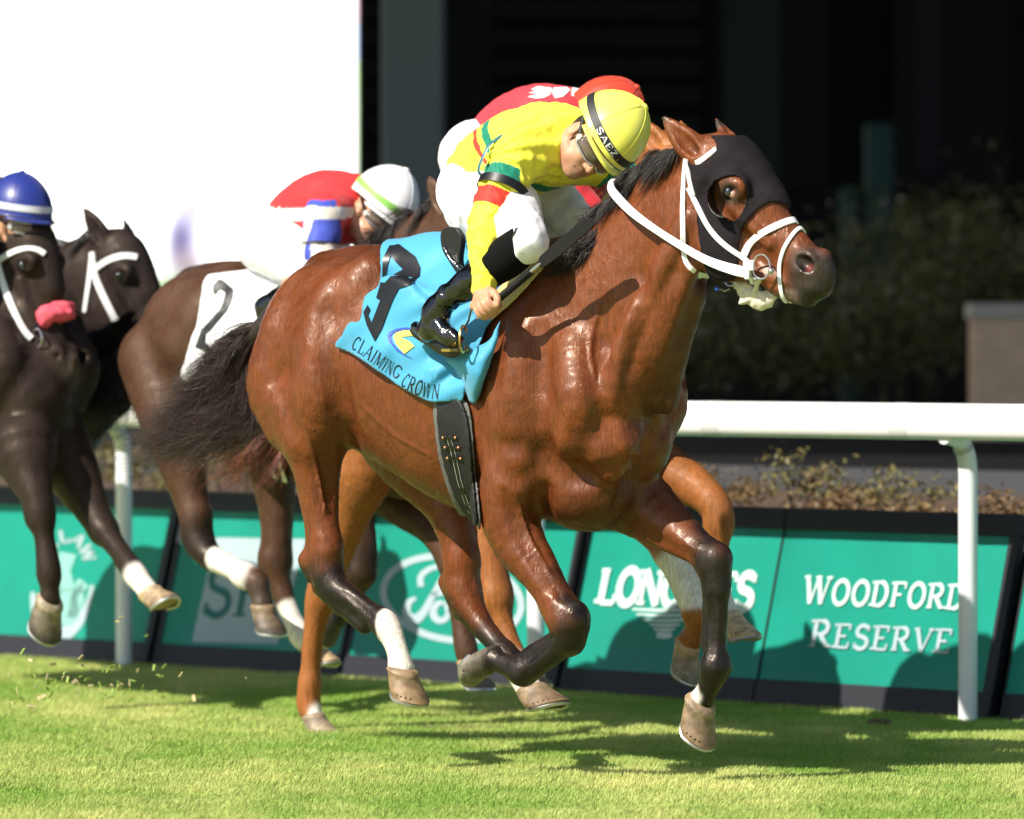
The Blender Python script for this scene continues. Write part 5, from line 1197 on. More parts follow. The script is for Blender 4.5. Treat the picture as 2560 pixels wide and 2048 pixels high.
def hand_ops(S, wrist, c, w, out, back, k=1.):
    """fist closed on a rod: c grip centre, w rod axis (thumb end), out = away from the palm, back = towards the wrist"""
    w = unit(w); out = unit(out-w*(out@w)); back = unit(np.cross(w, out)) if np.cross(w, out)@back > 0 else -unit(np.cross(w, out))
    S.tube([wrist, wrist*.45+(c+back*.045)*.55, c+back*.034+out*.004], [.026*k, .028*k, .030*k], .015, sq=(out, .72))
    S.tube([c+back*.030+w*.026+out*.008, c+back*.030-w*.034+out*.008], [.018*k, .016*k], .012)
    for i, (o_, r, ln) in enumerate(((.027, .0102, 1.), (.009, .0106, 1.06), (-.010, .0102, 1.), (-.028, .0088, .86))):
        q = c+w*o_*k
        S.tube([q+back*.030+out*.014, q+back*.010*ln+out*.031*ln, q-back*.013*ln+out*.027*ln, q-back*.024*ln+out*.006, q-back*.014*ln-out*.014, q+back*.004-out*.018], [r*1.12, r*1.08, r, r*.96, r*.88, r*.78], .0025, 3)
    S.tube([c+back*.042+w*.030-out*.004, c+back*.020+w*.046+out*.006, c-back*.002+w*.050+out*.018, c-back*.018+w*.042+out*.026], [.0135*k, .0125*k, .0115*k, .0095*k], .006, 3)
def helmet(parent, C, U, F, L, col, band=None, k=1., bandw=.022, peak=None, seams=True, text=None, tilt=0.):
    """skull cap with silk cover, button, small peak and a band round the rim"""
    m = mat('cap '+'%.2f%.2f%.2f' % tuple(col), col, .38, bump=(7, .12, .01), sheen=.1, coat=.15)
    n = 48; rings = []; mb = MB(); rf, rl, ru = .142*k, .114*k, .150*k
    prof = [(-.02, .99), (-.012, 1.01), (0, 1.), (.12, 1.0), (.28, .975), (.45, .905), (.60, .805), (.74, .67), (.85, .52), (.93, .36), (.98, .20), (1., .04)]
    for h, r_ in prof:
        R = []
        for j in range(n):
            a = 2*math.pi*j/n; ca, sa = math.cos(a), math.sin(a); fold = 1+.006*math.cos(6*a)*(h > .1)
            back = .88 if ca < 0 else 1.
            R.append(C+F*(rf*r_*ca*back*fold-.004)+L*rl*r_*sa*fold+U*(h*ru+.010*max(-ca, 0)*0-.018*(ca < 0)*abs(ca)*(1-min(h*3, 1))))
        rings.append(np.array(R))
    mb.loft(rings, True); ho = mb.out('helmet', parent, m, True); bv = bvh_of(np.vstack(mb.V), mb.F)
    mb = MB(); P = []
    pk = []
    for t in np.linspace(0, 1, 3):
        pk.append(np.array([C+F*(rf*math.cos(a)*(1+.16*t*math.cos(a)**2))+L*rl*math.sin(a)*(1+.05*t)+U*(-.006-.010*t) for a in np.linspace(math.radians(-70), math.radians(70), 25)]))
    mb.loft(pk, False, closed=False); o = mb.out('peak', ho, m, True); md = o.modifiers.new('th', 'SOLIDIFY'); md.thickness = .006
    mb = MB(); mb.ball(C+U*ru*1.01, (.012*k, .012*k, .007*k), R=np.array((F, L, U))); mb.out('button', ho, m, True)
    if seams:
        mb = MB()
        for j in range(0, n, n//6): mb.tube([r[j]*1.0+unit(r[j]-C)*.0006 for r in rings[2:]], .0011, 4)
        mb.out('seam', ho, m, True)
    if band is not None:
        bm = mat('band '+'%.2f%.2f%.2f' % tuple(band), band, .55); mb = MB(); lo_, hi_ = [], []; 
        def bp(a, h, off=.0025):
            ca, sa = math.cos(a), math.sin(a); bk = .88 if ca < 0 else 1.
            u = .030*k+tilt*ca; t_ = np.clip((u+h)/ru, 0, .9); r_ = np.interp(t_, [x[0] for x in prof], [x[1] for x in prof])
            nrm = unit(F*ca/rf+L*sa/rl+U*.25/ru); return C+F*(rf*r_*ca*bk-.004)+L*rl*r_*sa+U*(u+h)+nrm*off, nrm
        A = np.linspace(0, 2*math.pi, 73)
        rg = [np.array([bp(a, h)[0] for a in A[:-1]]) for h in (-bandw/2, 0, bandw/2)]; rg = [np.array([bp(a, -bandw/2, .0)[0] for a in A[:-1]])]+rg+[np.array([bp(a, bandw/2, .0)[0] for a in A[:-1]])]
        mb.loft(rg, False); mb.out('band', ho, bm, True)
        if text:
            word, a0, a1 = text; mb = MB(); tot = sum(GL[c][0]+.1 for c in word)
            write(mb, word, lambda x, y: bp(a0+(a1-a0)*x/tot, (y-.5)*bandw*.72, .0042), .19, 0, .1, gap=.1); mb.out('lettering', ho, mat('silver thread', (.6, .6, .6), .5))
    return ho, bv
def goggles(parent, C, U, F, L, k=1., frame=(.35, .33, .34), lens=None):
    P = lambda f, u, l=0.: C+F*f*k+U*u*k+L*l*k; go = None
    mb = MB(); ring = [P(.104*math.cos(a*1.)*1.0-.004, -.022+0*.1, .086*math.sin(a)) for a in np.linspace(-1.15, 1.15, 25)]
    n = 25; A = np.linspace(-1.12, 1.12, n)
    def row(u, f): return np.array([P((.094+f)*math.cos(a)**.8 if abs(a) < 1.5 else 0, u*(1-.15*abs(a))+(.012*math.exp(-(a/.18)**2) if u < -.03 else 0), (.078+f)*math.sin(a)) for a in A])
    mb.loft([row(.004, .008), row(-.010, .016), row(-.026, .017), row(-.040, .010)], False, closed=False); o = mb.out('goggles', parent, lens or M_lens, True); md = o.modifiers.new('th', 'SOLIDIFY'); md.thickness = .002
    fm = mat('goggle frame', frame, .25, .6); mb = MB()
    mb.tube(list(row(.004, .010))+list(row(-.041, .011)[::-1])+[row(.004, .010)[0]], .0034, 6, False); mb.out('goggle_frame', o, fm, True)
    for s_ in (1, -1): mb = MB(); mb.ball(P(.050, -.018, .086*s_), (.012*k, .005*k, .012*k), R=np.array((F, L, U)), n=14, k=8); mb.out('strap_button', o, mat('goggle button', (.45, .45, .42), .4), True)
    for s_ in (1, -1):
        mb = MB(); mb.tube([P(.050, -.018, .084*s_), P(.020, -.006, .086*s_), P(-.02, .012, .086*s_)], .006, 6, flat=.35); mb.out('elastic', o, M_black, True)
    return o
def chin_strap(parent, C, U, F, L, k=1.):
    P = lambda f, u, l=0.: C+F*f*k+U*u*k+L*l*k; mb = MB()
    for s_ in (1, -1):
        mb.tube([P(.018, .0, .080*s_), P(.016, -.04, .074*s_), P(.022, -.085, .056*s_), P(.040, -.120, .026*s_), P(.046, -.128, 0)], .0042, 6, flat=.4, sub=3)
        mb.tube([P(-.045, .0, .074*s_), P(-.028, -.04, .070*s_), P(.010, -.078, .060*s_)], .0038, 6, flat=.4, sub=3)
    return mb.out('chin_strap', parent, M_black, True)
def wrinkle(amp, f1=45, f2=90):
    return lambda P: amp*(wav(P*f1)*.6+np.abs(wav(P[:, [1, 2, 0]]*f1*.6+3))*-1.3+.35*wav(P*f2+5))

def lead_rider():
    p = HB.p
    T = thing('person', 'rider in yellow silks and yellow cap crouched over the leading bay, holding a black whip', 'person', tuple(p(1230, 700)[:2])+(0,), 'riders crouched on their horses')
    px = p(1500, 350)
    U, F, L = basis((.80, -.28, .50), (.22, -.74, -.62)); C = p(1491, 349, .0); 
    if (L@HB.r) < 0: pass
    # body parts shared by body and garments: (kind, ...)
    torso = [p(1195, 480, 0), p(1222, 425, 0), p(1278, 388, 0), p(1340, 372, 0), p(1395, 362, 0)]; tr = [.128, .130, .142, .157, .130]
    shN, elN, wrN = p(1292, 388, .185), p(1222, 560, .31), p(1209, 722, .365)
    shF, elF, wrF = p(1478, 395, -.165), p(1560, 455, -.26), p(1530, 565, -.16)
    hipN, knN, anN = p(1205, 520, .10), p(1318, 608, .30), p(1092, 765, .36)
    hipF, knF, anF = p(1235, 500, -.10), p(1452, 572, -.25), p(1300, 760, -.33)
    def arms(S, g=0., cuffs=False):
        S.tube([shN*.8+p(1380, 370, .05)*.2, shN, shN*.5+elN*.5, elN, elN*.5+wrN*.5, wrN*.98+elN*.02], [.080+g, .072+g, .066+g, .058+g, .047+g, .031+g], .04)
        S.tube([shF*.8+p(1400, 370, -.05)*.2, shF, shF*.5+elF*.5, elF, elF*.5+wrF*.5, wrF], [.078+g, .070+g, .060+g, .055+g, .045+g, .031+g], .04)
    def trunkop(S, g=0.):
        S.tube(torso, [r+g for r in tr], .05, sq=(HB.u*.5-HB.f*.5 if False else unit(np.cross(HB.r, torso[3]-torso[1])), .86))
        S.tube([shN, p(1395, 350, .0), shF], [.066+g, .085+g, .066+g], .06)
    def legs(S, g=0., low=True):
        S.ell(p(1210, 480, 0), (.115+g, .155+g, .125+g), .05)
        for h, kn, an in ((hipN, knN, anN), (hipF, knF, anF)):
            S.tube([h, h*.5+kn*.5+HB.u*.045, kn], [.114+g, .106+g, .060+g], .05)
            if low: S.tube([kn, kn*.55+an*.45-HB.f*.012, an], [.058+g, .052+g, .034+g], .025)
    # the body itself
    S = Shape(HB); face_ops(S, C, U, F, L); S.tube([C-U*.06-F*.035, C*.5+p(1400, 358, 0)*.5-F*.02, p(1395, 355, 0)], [.056, .058, .075], .03)
    trunkop(S, -.016); arms(S, -.008); legs(S, -.012)
    tip, gr = p(1478, 553, .30), p(1222, 768, .375); w_ = unit(tip-gr)
    hand_ops(S, wrN, gr, w_, unit(HB.r*.9+HB.f*.3-HB.u*.1), unit(wrN-gr))
    hand_ops(S, wrF, p(1518, 590, -.13), unit(HB.f*.6+HB.r*.5), unit(-HB.u+HB.f*.4), unit(wrF-p(1518, 590, -.13)), .95)
    S.tube([anN, p(1105, 828, .36), p(1130, 850, .36)], [.028, .022, .014], .02); S.tube([anF, p(1330, 838, -.33)], [.026, .016], .02)
    V, Q = S.build(.0043 if not FASTDEV else .006)
    lip = C+F*.088-U*.083
    ops = [([lip+L*.024, lip+F*.004, lip-L*.024], [.007, .011, .007], (.30, .085, .07), .003), ([lip+L*.026+F*.004, lip+F*.010, lip-L*.026+F*.004], [.002, .0025, .002], (.08, .02, .018), .002), ([C+F*.085+U*.004+L*.02, C+F*.085+U*.004+L*.045], [.012, .012], (.10, .05, .03), .01), ([C+F*.06-U*.10], [.05], (.40, .21, .135), .03), ([C+F*.03-U*.075+L*.05], [.03], (.55, .24, .16), .03),
           ([C-F*.05+U*.0+L*.02, C-F*.06-U*.05], [.07, .05], (.02, .014, .012), .01),
           ([gr+w_*.03+HB.r*.03, gr-w_*.03+HB.r*.03], [.012, .012], (.60, .30, .20), .01)]
    part('body', T, V, Q, M_skin, True, paint(V, SKIN, ops))
    # silks
    S2 = Shape(HB); trunkop(S2, .006); arms(S2, .006); S2.tube([C*.35+p(1400, 352, 0)*.65-F*.01, p(1395, 355, 0)], [.066, .085], .03)
    ax = unit(np.array((.865, 0, .5)))
    for (a, b) in (([(1285, 370), (1330, 330)], .19), ):
        pass
    S2.ops = [o for o in S2.ops]
    cutw = p(1202, 450, 0)
    S2.ell(cutw-ax*.30, (.235, .30, .32), .02, R=np.array((ax, HB.r, np.cross(ax, HB.r))), mode='sub')
    a_n = unit(elN-shN)
    def sdisp(P):
        W = P+.02*np.stack([wav(P*14), wav(P*14+4), wav(P*14+9)], 1)
        d = .002*wav(P*38)+.008*(np.abs(wav(W[:, [2, 0, 1]]*22+2))-.35)+.0045*(np.abs(wav(W*47))-.35)
        # folds radiating from the near armpit and across the shoulder, gathered cuff
        r_ = P-shN; ang = np.arctan2(r_[:, 2], r_@HB.f); di = np.linalg.norm(r_, axis=1)
        d = d+.0045*np.sin(ang*11+di*8)*np.exp(-((di-.13)/.09)**2)
        e_ = np.linalg.norm(P-elN, axis=1); s_ = (P-elN)@unit(wrN-elN); d = d+.0035*np.sin(s_*105+2*wav(P*25))*np.exp(-(e_/.11)**2)
        dw = (P-wrN)@unit(wrN-elN); d = d+np.where(np.linalg.norm(P-wrN, axis=1) < .09, -.003*np.exp(-((dw+.045)/.006)**2), 0)
        return d
    V2, Q2 = S2.build(.0042 if not FASTDEV else .0065, disp=sdisp)
    X = proj(V2); s_ = X[:, 0]*.865-X[:, 1]*.5; C2 = np.tile(YEL, (len(V2), 1))
    def near(a, b, r): return seg_d(V2, a, b, r, r)
    dN = near(shN+a_n*.03, elN, .0); dNf = near(elN, wrN, .0); dF = np.minimum(near(shF, elF, 0), near(elF, wrF, 0)); tor = (dN > .085) & (dNf > .075) & (dF > .085)
    tor = tor | (s_ < 905)
    def bandc(m, c): C2[m] = c
    g0, g1, g2 = p(1256, 276, -.02), p(1300, 452, .12), p(1427, 464, -.12); axt = unit(np.cross(g1-g0, g2-g0)); axt = axt if axt@np.array((.7, -.7, .3)) > 0 else -axt; st = (V2-g0)@axt; arm0 = (((V2-shN)@a_n) > .045) & (dN < .088) | (dNf < .08) | ((((V2-shF)@unit(elF-shF)) > .05) & (dF < .088))
    bandc(~arm0 & (np.abs(st) < .019), GRN); bandc(~arm0 & (np.abs(st+.050) < .010), RED)
    t = (V2-shN)@a_n/np.linalg.norm(elN-shN); arm = (dN < .095) & (X[:, 0] < 1300)
    bandc(arm & (t > .28) & (t < .47), GRN); bandc(arm & (t > .60) & (t < .84), RED)
    tf = (V2-shF)@unit(elF-shF)/np.linalg.norm(elF-shF); armf = (near(shF, elF, 0) < .085) & (X[:, 0] > 1490)
    bandc(armf & (tf > .45) & (tf < .95), GRN); wf = (V2-elF)@unit(wrF-elF)/np.linalg.norm(wrF-elF); bandc((near(elF, wrF, 0) < .07) & (wf > .22) & (wf < .5), RED)
    part('silks', T, V2, Q2, M_silk, True, C2)
    sb = bvh_of(V2, Q2)
    # breeches
    S3 = Shape(HB); legs(S3, .004, False); S3.tube([p(1205, 475, 0), p(1235, 430, 0)], [.128, .120], .05)
    cutA = knN+unit(anN-knN)*.05; 
    V3, Q3 = S3.build(.0055 if not FASTDEV else .007, disp=lambda P: .0028*wav(P*34)+.007*(np.abs(wav(P[:, [2, 0, 1]]*20+1))-.35)+.003*(np.abs(wav(P*44))-.35)+.003*np.sin((P-hipN)@HB.f*60+(P-hipN)@HB.u*30+wav(P*20)*2))
    part('breeches', T, V3, Q3, M_breech, True)
    mb = MB(); pb = bvh_of(V3, Q3); K = [hit(pb, x, y, .001) for x, y in ((1292, 570), (1286, 585), (1280, 596), (1270, 604), (1262, 616))]; K = [k for k in K if k[0] is not None]
    if len(K) > 2: ribbon(mb, [k[0] for k in K], [k[1] for k in K], .010, .001); mb.out('side_logo', T.children[-1] if False else bpy.data.objects['breeches'], M_ink, True)
    # gaiter and boots
    def sleeve(name, pts, rad, m, parent=T, d=None, res=.0055):
        s = Shape(HB); s.tube(pts, rad, .02); v, q_ = s.build(res, disp=d); return part(name, parent, v, q_, m, True)
    kd = unit(anN-knN)
    sleeve('knee_guard', [knN+kd*.015+HB.u*.012, knN*.8+anN*.2, knN*.55+anN*.45], [.060, .066, .058], mat('black elastic', (.0025, .0025, .003), .9, spec=.15))
    for nm, kn, an, toe, sgn in (('boot', knN, anN, [p(1062, 800, .36), p(1052, 818, .365), p(1085, 838, .37), p(1130, 862, .37)], 1), ('boot', knF, anF, [p(1280, 790, -.33), p(1290, 830, -.33), p(1340, 860, -.33)], -1)):
        s = Shape(HB); s.tube([kn*.58+an*.42, kn*.35+an*.65, an*.92+kn*.08, an-HB.u*.02], [.053, .050, .040, .037], .02)
        if sgn > 0:
            s.tube([an-HB.u*.015, p(1085, 812, .365), p(1120, 838, .365), p(1140, 852, .365)], [.038, .040, .033, .024], .03); s.tube([p(1042, 818, .36), p(1072, 832, .365)], [.020, .030], .03)
        else: s.tube([an, p(1300, 820, -.33), p(1345, 850, -.33)], [.040, .040, .026], .03)
        v, q_ = s.build(.0045 if not FASTDEV else .006, disp=lambda P: .0028*np.sin((P-an)@unit(kn-an)*95+2.5*wav(P*22))*np.exp(-((((P-an)@unit(kn-an))-.07)/.075)**2)+.0025*wav(P*45)); bo = part('boot', T, v, q_, M_patent, True)
        if sgn > 0:
            mb = MB(); so = [p(x, y, .365) for x, y in ((1028, 822), (1040, 835), (1070, 850), (1100, 868), (1130, 878), (1152, 874))]; mb.tube(so, [.010, .014, .018, .022, .022, .012], 8, flat=.35, sub=3, up=HB.r); mb.out('sole', bo, M_black, True)
    # armband with its buckle strap standing off the back of the arm
    mb = MB(); cc = shN+a_n*.50*np.linalg.norm(elN-shN); u1 = unit(np.cross(a_n, HB.r)); u2 = np.cross(a_n, u1); rg = []
    for h, r_ in ((-.014, .078), (-.014, .082), (.014, .082), (.014, .078)): rg.append(np.array([cc+a_n*h+(u1*math.cos(t)+u2*math.sin(t))*r_ for t in np.linspace(0, 2*math.pi, 36, endpoint=False)]))
    mb.loft(rg+[rg[0]], False); ab = mb.out('armband', T, M_black, True)
    mb = MB(); arc = [p(1204, 440, .30), p(1196, 425, .31), p(1206, 395, .30), p(1222, 365, .28), p(1245, 345, .25), p(1268, 334, .22)]; mb.tube(arc, .006, 6, flat=.3, sub=4, up=HB.r); mb.out('loose_strap', T, mat('grey strap', (.03, .13, .17), .4), True)
    # helmet, goggles, strap
    ho, hbv = helmet(T, C+U*.030-F*.006, U, F, L, (.86, .83, .12), (.014, .013, .014), 1.04, .026, text=('SAEZ', .95, .12), tilt=-.006)
    goggles(T, C, U, F, L, frame=(.62, .58, .58)); chin_strap(T, C, U, F, L)
    # whip: held, so a thing of its own
    wt = thing('whip', 'black riding whip with ribbed handle and flat leather flap in the yellow rider\'s fist', 'whip', gr)
    mb = MB(); pts = [gr-w_*.045, gr-w_*.04, gr+w_*.02, gr+w_*.10, gr+w_*.19]; mb.tube(pts, [.009, .0125, .0125, .0115, .0095], 12)
    for i in range(22): c_ = gr+w_*(.03+i*.0075); u = unit(np.cross(w_, HB.u)); v = np.cross(w_, u); mb.ring(c_, u*.0118, v*.0118, .0013, 12, 4)
    mb.out('handle', wt, mat('grip rubber', (.006, .006, .0065), .6, spec=.3), True)
    mb = MB(); mb.tube([gr+w_*.19, gr+w_*.235], [.0075, .006], 8); mb.out('shaft', wt, M_steel, True)
    mb = MB(); L_ = np.linalg.norm(tip-gr); s_ = unit(np.cross(w_, unit(HB.r+.4*HB.f))); nn = np.cross(w_, s_); mb.loft([np.array([gr+w_*d+s_*x*a+nn*y*.005 for a, y in ((-1, -1), (-1, 1), (1, 1), (1, -1))]) for d, x in ((.225, .008), (.245, .018), (.30, .021), (L_-.01, .020), (L_, .014))]); bev(mb.out('flap', wt, mat('whip leather', (.0065, .006, .006), .55, spec=.3)), .002)
    tick('lead rider')
# ================================================================== the other runners
def simil(src, dst, k, rot=0.):
    """canonical drawing coordinates (those of the leading bay) carried to another place in the photograph"""
    a = math.radians(rot); ca, sa = math.cos(a)*k, math.sin(a)*k
    return lambda x, y: (dst[0]+(x-src[0])*ca-(y-src[1])*sa, dst[1]+(x-src[0])*sa+(y-src[1])*ca)
def runner(label, fb, trunk, yawh, head, legs, coat, marks, loc_px, hooves, res=.0115, neck=None, tail=None, mane=True, hair=((.006, .005, .005), (.03, .022, .02)), mat_=None):
    """trunk = (centre px, scale); head = (poll px, scale, rotation); legs = list of (points(x, y, l), radii)"""
    tm = simil((1200, 950), trunk[0], trunk[1]); p0 = fb.p
    p = lambda x, y, l=0.: p0(*tm(x, y), l)
    poll = p0(head[0][0], head[0][1], 0); fh = Frame(poll[0], poll[1], yawh); hm = simil((1745, 430), head[0], head[1], head[2]); q = lambda x, y, l=0.: fh.p(*hm(x, y), l)
    S = Shape(fb); trunk_ops(S, p, fb); breast_ops(S, p, fb)
    # the head with its own neck
    head_ops(S, p, q, fb, fh)
    if not neck: neck_ops(S, p, q, fb, fh)
    else:
        S.tube([q(1700, 520), q(1760, 470)], [.13, .10], .05, sq=(fh.r, .7))
        for pts, rad in neck: S.tube([p0(*c) for c in pts], rad, .06, sq=(fb.r, .62))
    for pts, rad in legs: S.tube([p0(*c) for c in pts], rad, .03)
    V, Q = S.build(res, disp=lambda P: .0012*wav(P*33))
    if coat.get('shift'): pass
    ops = [([p0(*c) for c in pts], rad, c_, s_) for pts, rad, c_, s_ in marks]
    if coat.get('muzzle'): ops += [([q(2052, 690), q(2020, 745)], (.075, .065), coat['muzzle'], .03)]
    g = p0(*loc_px, 0); H = thing('racehorse', label, 'horse', (g[0], g[1], 0), 'racehorses galloping on the turf')
    part('body', H, V, Q, mat_ or M_coat_soft, True, paint(V, coat['base'], ops))
    for (c, ax, toe, c0, c1, k) in hooves: hoof(H, p0(*c), ax(fb), toe(fb), .047*k, .064*k, .09*k, c0, c1, shoe=True)
    for fn in (lambda P: P, fh.mir): mb = MB(); mb.ball(fn(q(1824, 482, .0865)), .0225); mb.out('eye', H, M_eye, True)
    bv = bvh_of(V, Q)
    if mane:
        nn_ = [p0(*c)+fb.u*r_*.8-fb.f*r_*.5 for c, r_ in zip(neck[0][0], neck[0][1])] if neck else None
        crest = nn_+[q(1720, 395), q(1745, 368)] if neck else [p(1420, 640), p(1480, 590), p(1540, 520), p(1600, 455), q(1690, 392), q(1745, 368)]; gs = []
        for c in crom(np.array(crest), 2): c = c-fb.u*.01; gs.append([c, c+fb.r*.04+fb.u*.02-fb.f*.02, c+fb.r*.07-fb.u*.03-fb.f*.05, c+fb.r*.08-fb.u*.09-fb.f*.07])
        hair_strands('mane', H, gs, 1300, .0022, hair, .012, 31, jit=.03, curl=.015, nseg=7)
    if tail:
        gd = [[p0(*c) for c in t_] for t_ in tail[0]]; hair_strands('tail', H, gd, tail[1], .0024, tail[2], tail[3], 33, jit=.05, curl=.03, nseg=14)
    return H, S, bv, p, q, fh
def straps(H, bv, fh, items, mt=None, w_=.018):
    for nm, pix, wd, both in items:
        P, N = [], []
        for x, y in crom(np.array(pix, float), 3):
            a, n = hit(bv, x, y, .003)
            if a is not None: P.append(a); N.append(n)
        if len(P) < 2: continue
        P, N = np.array(P), np.array(N)
        for _ in range(2): P[1:-1] = .5*P[1:-1]+.25*(P[:-2]+P[2:]); N[1:-1] = .5*N[1:-1]+.25*(N[:-2]+N[2:])
        mb = MB(); ribbon(mb, P, N, wd, .006, sub=2)
        if both: mb2 = MB(); ribbon(mb2, fh.mir(P), fh.mir(N)-fh.mir(np.zeros(3)), wd, .006, sub=2); mb2.out(nm, H, mt or M_white, True)
        mb.out(nm, H, mt or M_white, True)
dn = lambda a, b: (lambda fb: unit(fb.f*a-fb.u*b))
def rider(label, fr, J, silk, colf=None, breech=M_breech, cap=(.8, .8, .8), band=None, face=True, res=.009, boot=None, U=(.80, -.25, .50), F=(.25, -.60, -.72), k=1., extra=None):
    p = fr.p; P = {a: (p(*b) if not isinstance(b, list) else [p(*c) for c in b]) for a, b in J.items()}
    T = thing('person', label, 'person', (P['pelvis'][0], P['pelvis'][1], 0), 'riders crouched on their horses'); U, F, L = basis(U, F); C = P['head']
    def ops(S, g=0., which='all'):
        if which in ('all', 'top'):
            S.tube([P['pelvis']]+P['back'], [.118+g]+[.120+g, .135+g, .125+g][:len(P['back'])], .05)
            for a in ('N', 'F'):
                if 'sh'+a in P: S.tube([P['back'][-1], P['sh'+a], P['sh'+a]*.5+P['el'+a]*.5, P['el'+a], P['wr'+a]], [.085+g, .072+g, .064+g, .056+g, .034+g], .04)
        if which in ('all', 'low'):
            S.ell(P['pelvis'], (.14+g, .16+g, .13+g), .05)
            for a in ('N', 'F'):
                if 'kn'+a in P: S.tube([P['pelvis']+fr.r*(.09 if a == 'N' else -.09), P['kn'+a]], [.115+g, .072+g], .04)
                if 'an'+a in P and which == 'all': S.tube([P['kn'+a], P['an'+a]], [.055+g, .036+g], .02)
    S = Shape(fr); face_ops(S, C, U, F, L, k); S.tube([C-U*.06-F*.03, P['back'][-1]], [.056, .085], .03); ops(S, -.01)
    for a in ('N', 'F'):
        if 'wr'+a in P:
            w = P['wr'+a]; e = unit(w-P['el'+a]); hand_ops(S, w, w+e*.06, unit(fr.u*.3+fr.f), fr.r*(1 if a == 'N' else -1), -e)
    V, Q = S.build(.007); part('body', T, V, Q, M_skin, True, paint(V, SKIN, [([C-F*.05, C-F*.06-U*.05], [.07, .05], (.02, .014, .012), .01)]))
    S2 = Shape(fr); ops(S2, .006, 'top'); V2, Q2 = S2.build(res, disp=lambda X: .005*(np.abs(wav(X*24))-.3)); C2 = np.tile(silk, (len(V2), 1))
    if colf: C2 = colf(V2, C2, P)
    part('silks', T, V2, Q2, M_silk, True, C2)
    S3 = Shape(fr); ops(S3, .008, 'low'); V3, Q3 = S3.build(res, disp=lambda X: .006*(np.abs(wav(X*24))-.3)); part('breeches', T, V3, Q3, breech, True)
    for a in ('N', 'F'):
        if 'an'+a in P:
            s = Shape(fr); kn, an = P['kn'+a], P['an'+a]; s.tube([kn*.6+an*.4, an], [.055, .042], .02); s.tube([an, an-fr.u*.05+fr.f*.02, an-fr.u*.07+fr.f*.14], [.042, .04, .024], .03); v, q_ = s.build(.009, disp=lambda X: .003*wav(X*50)); part('boot', T, v, q_, M_patent, True)
            if boot is not None: s = Shape(fr); s.tube([kn*.72+an*.28, kn*.55+an*.45], [.060, .058], .01); v, q_ = s.build(.009); part('boot_cuff', T, v, q_, mat('tan leather', boot, .5), True)
    helmet(T, C+U*.028-F*.004, U, F, L, cap, band, 1.04*k, .024); goggles(T, C, U, F, L, k); chin_strap(T, C, U, F, L, k)
    if extra: extra(T, P)
    return T, P, bvh_of(V2, Q2), bvh_of(V3, Q3)

